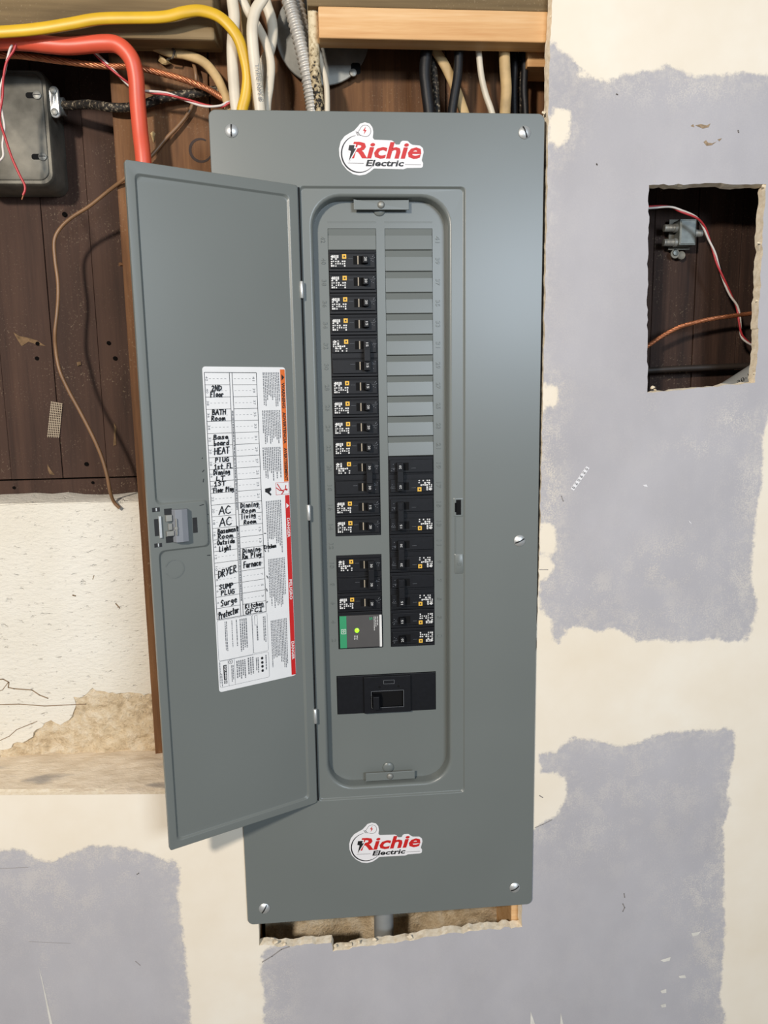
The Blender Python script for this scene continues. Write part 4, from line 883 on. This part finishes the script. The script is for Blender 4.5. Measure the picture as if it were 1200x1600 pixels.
cable('electrical_cable', [(383, -30, .085), (384, 10, .085), (384, 40, .085), (388, 80, .085), (392, 130, .085), (394, 220, .085)], .006, 'cream_sheath', 'dim cream cable hidden behind the white cables', .65, group=WG)
cable('electrical_cable', [(215, 62, .092), (240, 72, .088), (265, 82, .085), (290, 86, .084), (318, 97, .08), (338, 120, .075), (350, 145, .07), (357, 168, .066), (362, 222, .06)], .0056, 'cream_sheath', 'old beige cable curving from under the beam to the panel', .8)
mb = MB(); mb.tube([at(*p) for p in ((266, 72, .083), (273, 80, .077), (270, 90, .078), (262, 93, .084))], .0014, 8); mb.build('wire_twist', M['cloth_dark'], label='dark wire twist wrapped round the old beige cable', cat='wire')
mb = MB(); p = at(255, 89, .085); crumb(mb, (p.x, .092, p.z), .011, random.Random(9), (1.1, .55, .7)); mb.build('porcelain_knob', M['cream_sheath'], label='dusty knob of plaster beside the old beige cable', cat='knob')
# lettering on the sheath
mb = MB(); pa = at(401, 100, .0255); pb = at(407, 158, .0315); ax = (pb-pa).normalized(); sd_ = Vector((ax.z, 0, -ax.x)); sd_ = -sd_ if sd_.x < 0 else sd_
Ln = (pb-pa).length; vq, fq, _ = glyphs('TYPE NM-B', 0, 0)
mb.add([pa+ax*(p[0]*Ln)+sd_*((p[1]-.5)*.0045)+Vector((0, -.0008, 0)) for p in vq], fq); lab = [o for o in COL.objects if o.get('label', '').startswith('white cable with black lettering')][0]; mb.build('sheath_lettering', M['ink_grey'], lab)
# armoured flexible conduit (ribbed)
def flex(path, r, label):
    pts = pxpath(path, 24); rr_ = [r*(1+.10*math.sin(i*1.05)) for i in range(len(pts))]
    mb = MB(); mb.tube(pts, rr_, 14); return mb.build('armoured_conduit', M['flex'], smooth=70, label=label, cat='conduit')
flex([(445, -30, .045), (451, 0, .045), (459, 28, .045), (468, 62, .045), (476, 95, .045), (482, 125, .046), (486, 150, .048), (489, 175, .05), (490, 225, .05)], .0080, 'ribbed grey flexible metal conduit running down into the panel top')
flex([(458, -30, .064), (464, 0, .064), (472, 35, .064), (480, 70, .064), (486, 110, .064), (490, 150, .066), (492, 225, .066)], .0075, 'second ribbed conduit half hidden behind the first')
cable('cloth_cable', [(486, -30, .035), (488, 0, .035), (490, 40, .035), (491, 80, .036), (493, 120, .04), (497, 150, .044), (499, 180, .046), (500, 225, .046)], .0064, 'cloth_speck', 'speckled cloth covered cable, cream above and black below')
cable('electrical_cable', [(492, 40, .06), (496, 70, .055), (501, 98, .05), (508, 122, .046), (511, 150, .046), (511, 225, .046)], .0036, 'white_sheath', 'thin cream wire right of the speckled cloth cable')
# cables under the blocking
cable('cloth_cable', [(668, 55, .055), (667, 75, .055), (664, 112, .055), (667, 145, .055), (671, 180, .055), (672, 225, .055)], .0072, 'black_cable', 'thick black cable, leftmost under the pine blocking')
cable('cloth_cable', [(672, 60, .07), (676, 95, .07), (680, 135, .07), (683, 180, .07), (684, 225, .07)], .0046, 'cloth_dark', 'frayed grey cloth cable right of the thick black cable')
cable('electrical_cable', [(668, 55, .062), (680, 78, .062), (695, 102, .062), (710, 134, .062), (724, 172, .062), (738, 215, .062)], .0062, 'cream_sheath', 'flat cream cable slanting down to the right under the blocking', .6)
cable('cloth_cable', [(718, 55, .05), (717, 80, .05), (715, 118, .05), (710, 150, .05), (706, 178, .05), (702, 220, .05)], .0056, 'black_cable', 'black cable crossing over the slanting cream cable')
cable('electrical_cable', [(747, 55, .05), (748, 80, .05), (752, 118, .05), (759, 148, .05), (768, 174, .05), (780, 220, .05)], .0038, 'white_sheath', 'thin white cable curving right under the pine blocking')
cable('cloth_cable', [(787, 55, .05), (788, 80, .05), (789, 108, .05), (791, 140, .05), (789, 175, .05), (788, 220, .05)], .0068, 'cream_sheath', 'fat tan cloth cable under the pine blocking')
cable('cloth_cable', [(803, 60, .07), (804, 100, .07), (803, 140, .07), (804, 220, .07)], .0045, 'black_cable', 'black cable just right of the fat tan cable')
cable('cloth_cable', [(814, 60, .08), (813, 100, .08), (812, 140, .08), (811, 220, .08)], .004, 'cloth_dark', 'dull frayed cable between two black cables')
cable('cloth_cable', [(819, 60, .062), (820, 100, .062), (819, 140, .062), (821, 172, .062), (822, 220, .062)], .0042, 'black_cable', 'rightmost thin black cable under the pine blocking')
# stranded copper ground wires
def stranded(path, r, label, n=6, turns=None):
    t = None; c = pxpath(path, 14); a = np.array([tuple(p) for p in c]); base = c[0]
    t = thing('copper_wire', label, 'wire', c[len(c)//2]); N = len(c)
    for s_ in range(n):
        q = []; nrm = Vector((0, 1, 0))
        for i in range(N):
            tg = (c[min(i+1, N-1)]-c[max(i-1, 0)]).normalized(); nrm = (nrm-tg*nrm.dot(tg)).normalized(); b = tg.cross(nrm); an = 2*math.pi*s_/n+i*.42
            q.append(c[i]+(nrm*math.cos(an)+b*math.sin(an))*r*.66)
        mb = MB(); mb.tube(q, r*.38, 6); mb.build('strand', M['copper'], t, smooth=60)
stranded([(-620, 70, .07), (-350, 76, .07), (-120, 83, .07), (0, 86, .07), (40, 88, .07), (100, 96, .07), (160, 103, .07), (200, 104, .07), (235, 110, .07), (280, 122, .07), (320, 137, .07), (345, 152, .07), (362, 163, .07), (385, 190, .07)], .0037, 'twisted bare copper wire crossing behind the orange cable')
# red and white twin wires
def twin(path_w, path_r, label, r=.0014):
    t = thing('twin_wire', label, 'wire', at(*path_w[len(path_w)//2]))
    for p, m, nm in ((path_w, 'white_wire', 'white_strand'), (path_r, 'red_wire', 'red_strand')):
        mb = MB(); mb.tube(pxpath(p, 8), r, 8); mb.build(nm, M[m], t, smooth=60)
def twist(path, amp, tw):
    a = []; b = []; P = [tuple(p) for p in spline(path, 3)]
    for i, (x, y, Y) in enumerate(P):
        j = min(i, len(P)-2); dx, dy = P[j+1][0]-P[j][0], P[j+1][1]-P[j][1]; L_ = math.hypot(dx, dy)+1e-6; s_ = math.sin(i*tw)*amp; c_ = math.cos(i*tw)*.0014
        a.append((x-dy/L_*s_, y+dx/L_*s_, Y+c_)); b.append((x+dy/L_*s_, y-dx/L_*s_, Y-c_))
    return a, b
twin(*twist([(60, 53, .062), (100, 58, .063), (138, 75, .065), (165, 99, .067), (190, 122, .069), (210, 138, .07), (230, 143, .06), (262, 147, .06), (290, 156, .06), (320, 165, .058), (345, 166, .056), (360, 160, .056), (378, 168, .056)], 1.5, .55), 'red and white twisted wire under the orange cable')
twin([(48, 56, .045), (30, 60, .045), (18, 72, .045), (12, 90, .045), (6, 118, .046), (0, 140, .046), (0, 158, .046), (4, 180, .046), (7, 200, .046), (4, 225, .046), (5, 244, .046), (-3, 253, .046)], [(44, 56, .044), (28, 62, .044), (22, 78, .044), (10, 98, .044), (5, 125, .044), (4, 150, .044), (0, 175, .044), (0, 190, .044), (8, 215, .043), (18, 245, .043), (30, 272, .043), (38, 288, .043), (39, 297, .043), (36, 305, .043)], 'loose red and white wires hanging in front of the junction box')
mb = MB(); mb.tube([at(39, 297, .043), at(36.5, 304, .043), at(34, 312, .043)], .0007, 6); tw = [o for o in COL.objects if o.get('label', '').startswith('loose red')][0]; mb.build('bare_end', M['copper'], tw)
# dark cloth cable from the junction box
cable('cloth_cable', [(92, 164, .14), (110, 165, .130), (135, 163, .112), (155, 165, .094), (175, 168, .086), (200, 168, .085), (225, 163, .084), (255, 153, .084), (290, 148, .085), (325, 143, .085), (350, 142, .085), (375, 150, .08)], .0054, 'cloth_dark', 'dark braided cloth cable running from the junction box clamp')
cable('solid_wire', [(286, 68, .094), (300, 92, .092), (306, 118, .088), (305, 145, .094), (297, 172, .093), (280, 195, .092), (258, 218, .09), (234, 246, .088), (200, 275, .088), (170, 298, .1), (140, 322, .106), (112, 340, .11), (94, 357, .112), (85, 376, .112), (86, 405, .112), (90, 435, .112), (91, 460, .112), (89, 490, .112), (86, 518, .108), (87, 545, .1), (93, 578, .095), (107, 610, .095), (125, 643, .095), (145, 682, .095), (158, 712, .096), (167, 742, .096), (172, 768, .098), (178, 784, .1035), (187, 794, .1045)], .0024, 'brown_wire', 'long stiff brown copper wire hanging down the dark planks', n=8, cat='wire')

# junction box
JY = .118
j0 = at(-60, 113, JY); j1 = at(77, 281, JY); jb = thing('junction_box', 'square dusty grey steel junction box at the left edge', 'junction box', ((j0.x+j1.x)/2, BY, j1.z-.006))
mb = MB(); bo = rr(j0.x-.004, j1.x+.006, j1.z-.006, j0.z+.006, .014, 6); bi = rr(j0.x-.002, j1.x+.004, j1.z-.004, j0.z+.004, .013, 6)
mb.loops([lp(bo, BY), lp(bo, JY+.006), lp(bi, JY+.0022)], False, True); mb.build('box_body', M['box_steel'], jb, smooth=40)
mb = MB(); po = rr(j0.x, j1.x, j1.z, j0.z, .012, 6); pi_ = rr(j0.x+.001, j1.x-.001, j1.z+.001, j0.z-.001, .011, 6)
mb.loops([lp(po, JY+.0021), lp(po, JY+.0006), lp(pi_, JY)], True, True); mb.build('cover_plate', M['box_steel'], jb, smooth=40)
for px, py in ((53, 149), (62, 245)):
    p = at(px, py, JY); mb = MB(); mb.loops([lp(rr(p.x-.010, p.x+.006, p.z-.0035, p.z+.0035, .003, 5), JY-.0002)], True); mb.build('keyhole_slot', M['black_matt'], jb)
    mb = MB(); mb.lathe((p.x+.004, JY, p.z), (0, -1, 0), [(0, .0052), (.0018, .005), (.0026, .003), (.0027, .0003)], 16); sc = mb.build('plate_screw', M['steel_dull'], jb, smooth=50)
    mb = MB(); mb.box(p.x+.0, p.x+.008, JY-.0030, JY-.0026, p.z-.0005, p.z+.0005); mb.build('screw_slot', M['slot'], sc)
p = at(90, 165, .138)
mb = MB(); mb.tube([(j1.x+.006, .142, p.z), (p.x+.008, .142, p.z)], .011, 14); mb.build('connector', M['steel_dull'], jb, smooth=40)
mb = MB(); c = Vector((p.x, .126, p.z)); l = []
for k in range(28):
    a = 2*math.pi*k/28; l.append((c.x+.0062*math.cos(a), c.z+(.0125 if math.sin(a) > 0 else -.0125)+.0062*math.sin(a)))
mb.loops([lp(l, .129), lp(l, .1265), lp([(c.x+(x-c.x)*.82, c.z+(z-c.z)*.9) for x, z in l], .125)], True, True); cl = mb.build('cable_clamp', M['steel'], jb, smooth=40)
for s_ in (-1, 1):
    mb = MB(); mb.lathe((c.x, .125, c.z+s_*.0125), (0, -1, 0), [(0, .0044), (.002, .0042), (.0028, .0025), (.0029, .0003)], 14); mb.build('clamp_screw', M['steel_dull'], cl, smooth=50)
mb = MB(); mb.box(c.x-.0012, c.x+.0012, .1238, .125, c.z-.006, c.z+.006); mb.build('clamp_rib', M['steel'], cl, bevel=.0005)

# round blank cover on the backboard
p = at(504, 55, .088); dc = thing('round_cover', 'round galvanised blank cover half hidden behind the conduit', 'cover plate', (p.x, .1, p.z-.058))
mb = MB(); mb.lathe((p.x, .1, p.z), (0, -1, 0), [(0, .054), (.010, .054), (.010, .058), (.0113, .058), (.0122, .0572)], 48); mb.build('plate', M['steel_dull'], dc, smooth=40)
for dx, dz in ((.0385, -.041), (-.0385, .041)):
    mb = MB(); x, z = p.x+dx, p.z+dz; mb.loops([lp(rr(x-.004, x+.008, z-.0038, z+.0100, .0037, 5), .0876)], True); mb.build('keyhole_slot', M['black_matt'], dc)
    mb = MB(); mb.lathe((x-.0015, .0877, z-.0020), (0, -1, 0), [(0, .0046), (.0016, .0044), (.0024, .0028), (.0025, .0003)], 14); mb.build('plate_screw', M['steel_dull'], dc, smooth=50)

# scrap of fibre tape on the planks
mb = MB(); a, b, c_, d_ = at(81, 627, BY), at(97, 630, BY), at(92, 684, BY), at(75, 683, BY); yy = BY-.001
for i in range(7):
    t_ = i/6; p0 = a.lerp(b, t_); p1 = d_.lerp(c_, t_); ribbon(mb, wallfn(yy), [(p0.x, p0.z), (p1.x, p1.z)], .0009, False)
for i in range(15):
    t_ = (i+.3)/15; p0 = a.lerp(d_, t_); p1 = b.lerp(c_, t_); ribbon(mb, wallfn(yy-.0002), [(p0.x-.001, p0.z), (p1.x+.001, p1.z)], .0008, False)
mb.build('mesh_tape', M['mesh'], label='small scrap of woven mesh tape stuck to the dark planks', cat='tape')
# strip of printed wire markers on the drywall
ms = thing('marker_strip', 'tiny white strip of printed wire numbers stuck slanting on the drywall', 'label strip', at(906, 747, DY))
a = Vector(at2(891.5, 763.5, DY)); b = Vector(at2(896.5, 766.5, DY)); c_ = Vector(at2(921, 731.5, DY)); d_ = Vector(at2(916, 728.5, DY))
mb = MB(); l = [tuple(a), tuple(b), tuple(c_), tuple(d_)]; mb.plate([l], DY-.0004, DY-.0001); mb.build('strip', M['vinyl'], ms)
mb = MB(); vq, fq, _ = glyphs('10', 0, .02)
for k in range(6):
    o = a.lerp(d_, (k+.30)/6.1); ux = (b-a)*.72; uy = (d_-a)/6.1*.52
    mb.add([(lambda q: (q.x, DY-.0006, q.y))(o+(b-a)*.14+ux*float(p[0])+uy*float(p[1])) for p in vq], fq)
mb.build('printed_number', M['ink'], ms)

# inside the cut-out: splitter, wires, conduit
SY = HY
q0, q1 = at(1063, 342, .088), at(1087, 383, .088)
spl = thing('coax_splitter', 'small zinc coax splitter screwed to the dark boards in the wall cut-out', 'splitter', ((q0.x+q1.x)/2, SY, q1.z))
mb = MB(); mb.box(q0.x, q1.x, .088, .104, q1.z, q0.z); mb.box(q0.x+.0012, q1.x-.0012, .0873, .089, q1.z+.0014, q0.z-.0014); mb.build('body', M['zinc_dark'], spl, bevel=.0008)
mb = MB(); mb.box(q0.x-.007, q1.x, .104, .1065, q1.z-.003, q0.z+.003); mb.lathe((q0.x+.003, .1065, q1.z-.008), (0, -1, 0), [(0, .006), (.0025, .006)], 16); mb.lathe((q0.x+.012, .1065, q1.z-.010), (0, -1, 0), [(0, .0055), (.0025, .0055), (.0015, .003)], 16)
mb.build('base_plate', M['box_steel'], spl, smooth=40)
mb = MB(); mb.lathe((q0.x+.003, .104, q1.z-.007), (0, -1, 0), [(0, .0042), (.002, .0036), (.0025, .001)], 12); mb.build('screw', M['zinc_dark'], spl, smooth=50)
zs = [q0.z-.010, q1.z+.005]
for x0_, dx, z in ((q0.x, -.018, zs[0]), (q0.x, -.018, zs[1]), (q1.x, .012, (q0.z+q1.z)/2)):
    mb = MB(); s_ = math.copysign(1, dx); pr = [(0, .0058), (.004, .0058), (.0042, .0048)]+[(.0045+i*.0009, .0046+.0004*(i % 2)) for i in range(int((abs(dx)-.005)/.0009))]+[(abs(dx), .0046)]
    mb.lathe((x0_, .0965, z), (s_, 0, 0), pr, 14); mb.build('coax_port', M['steel_dull'], spl, smooth=30)
twin(*twist([(980, 324, .06), (1014, 324, .06), (1045, 323, .06), (1065, 330, .058), (1088, 340, .06), (1100, 355, .066), (1108, 375, .07), (1116, 395, .07), (1122, 415, .07), (1132, 440, .07), (1142, 462, .07), (1152, 480, .07), (1156, 505, .07), (1158, 522, .07), (1165, 532, .07), (1180, 542, .07), (1200, 550, .07)], 1.3, .5), 'red and white twisted wire looping past the coax splitter', .0014)
stranded([(985, 560, .085), (1010, 542, .08), (1035, 525, .075), (1062, 511, .072), (1090, 503, .07), (1120, 497, .07), (1150, 493, .07), (1180, 489, .07), (1215, 484, .07)], .0030, 'twisted copper wire arching across the wall cut-out', 6)
cable('electrical_cable', [(985, 580, .09), (1011, 579, .09), (1060, 576, .09), (1110, 574, .09), (1155, 572, .09), (1180, 571, .09), (1215, 569, .09)], .0042, 'dark_sheath', 'dark cable running level low in the wall cut-out')
cable('conduit_pipe', [(1095, 640, .06), (1150, 606, .06), (1200, 574, .06), (1260, 536, .06)], .016, 'pipe', 'grey plastic conduit slanting up in the corner of the wall cut-out', n=20, cat='conduit')
pp = [o for o in COL.objects if o.get('label', '').startswith('grey plastic conduit')][0]
mb = MB(); pa = at(1152, 598, .0425); pb = at(1178, 581, .0425); ax = (pb-pa).normalized(); sd_ = Vector((-ax.z, 0, ax.x)); Ln = (pb-pa).length; vq, fq, _ = glyphs('20-10', 0, 0)
mb.add([pa+ax*(p[0]*Ln)+sd_*((p[1]-.5)*.0048) for p in vq], fq); mb.build('pipe_lettering', M['ink'], pp)

# stub of conduit and rubble under the panel
p = at(600, 1440, .05)
mb = MB(); mb.lathe((p.x, .055, ZB+.017), (0, 0, -1), [(0, .016), (.030, .016), (.034, .014), (.2, .014)], 20); mb.build('conduit_stub', M['pipe'], smooth=40, label='grey conduit stub leaving the foot of the panel', cat='conduit')
mb = MB(); gx_ = np.linspace(-.182, .172, 80); gz_ = np.linspace(.70, .93, 40); XX, ZZ = np.meshgrid(gx_, gz_); hh = .02*vnoise(XX, ZZ, 18, 11)+.008*vnoise(XX, ZZ, 60, 12)
mb.add([(float(a), .12-float(h), float(b)) for a, b, h in zip(XX.ravel(), ZZ.ravel(), hh.ravel())], [(j*80+i, j*80+i+1, (j+1)*80+i+1, (j+1)*80+i) for j in range(39) for i in range(79)])
mb.build('rough_masonry', M['concrete'], wf, smooth=60)
mb = MB(); q = at(808, 1430, .03); mb.box(q.x-.012, q.x+.02, .018, .1, .70, ZB+.012); mb.build('wall_stud', M['pine'], bevel=.001, label='pale stud end at the right corner of the gap below the panel', cat='stud')
mb = MB(); q = at(402, 1460, .02); mb.box(q.x-.03, q.x-.001, .018, .1, .70, ZB+.012); mb.build('wall_stud', M['backboard'], bevel=.001, label='dark stud at the left corner of the gap below the panel', cat='stud')
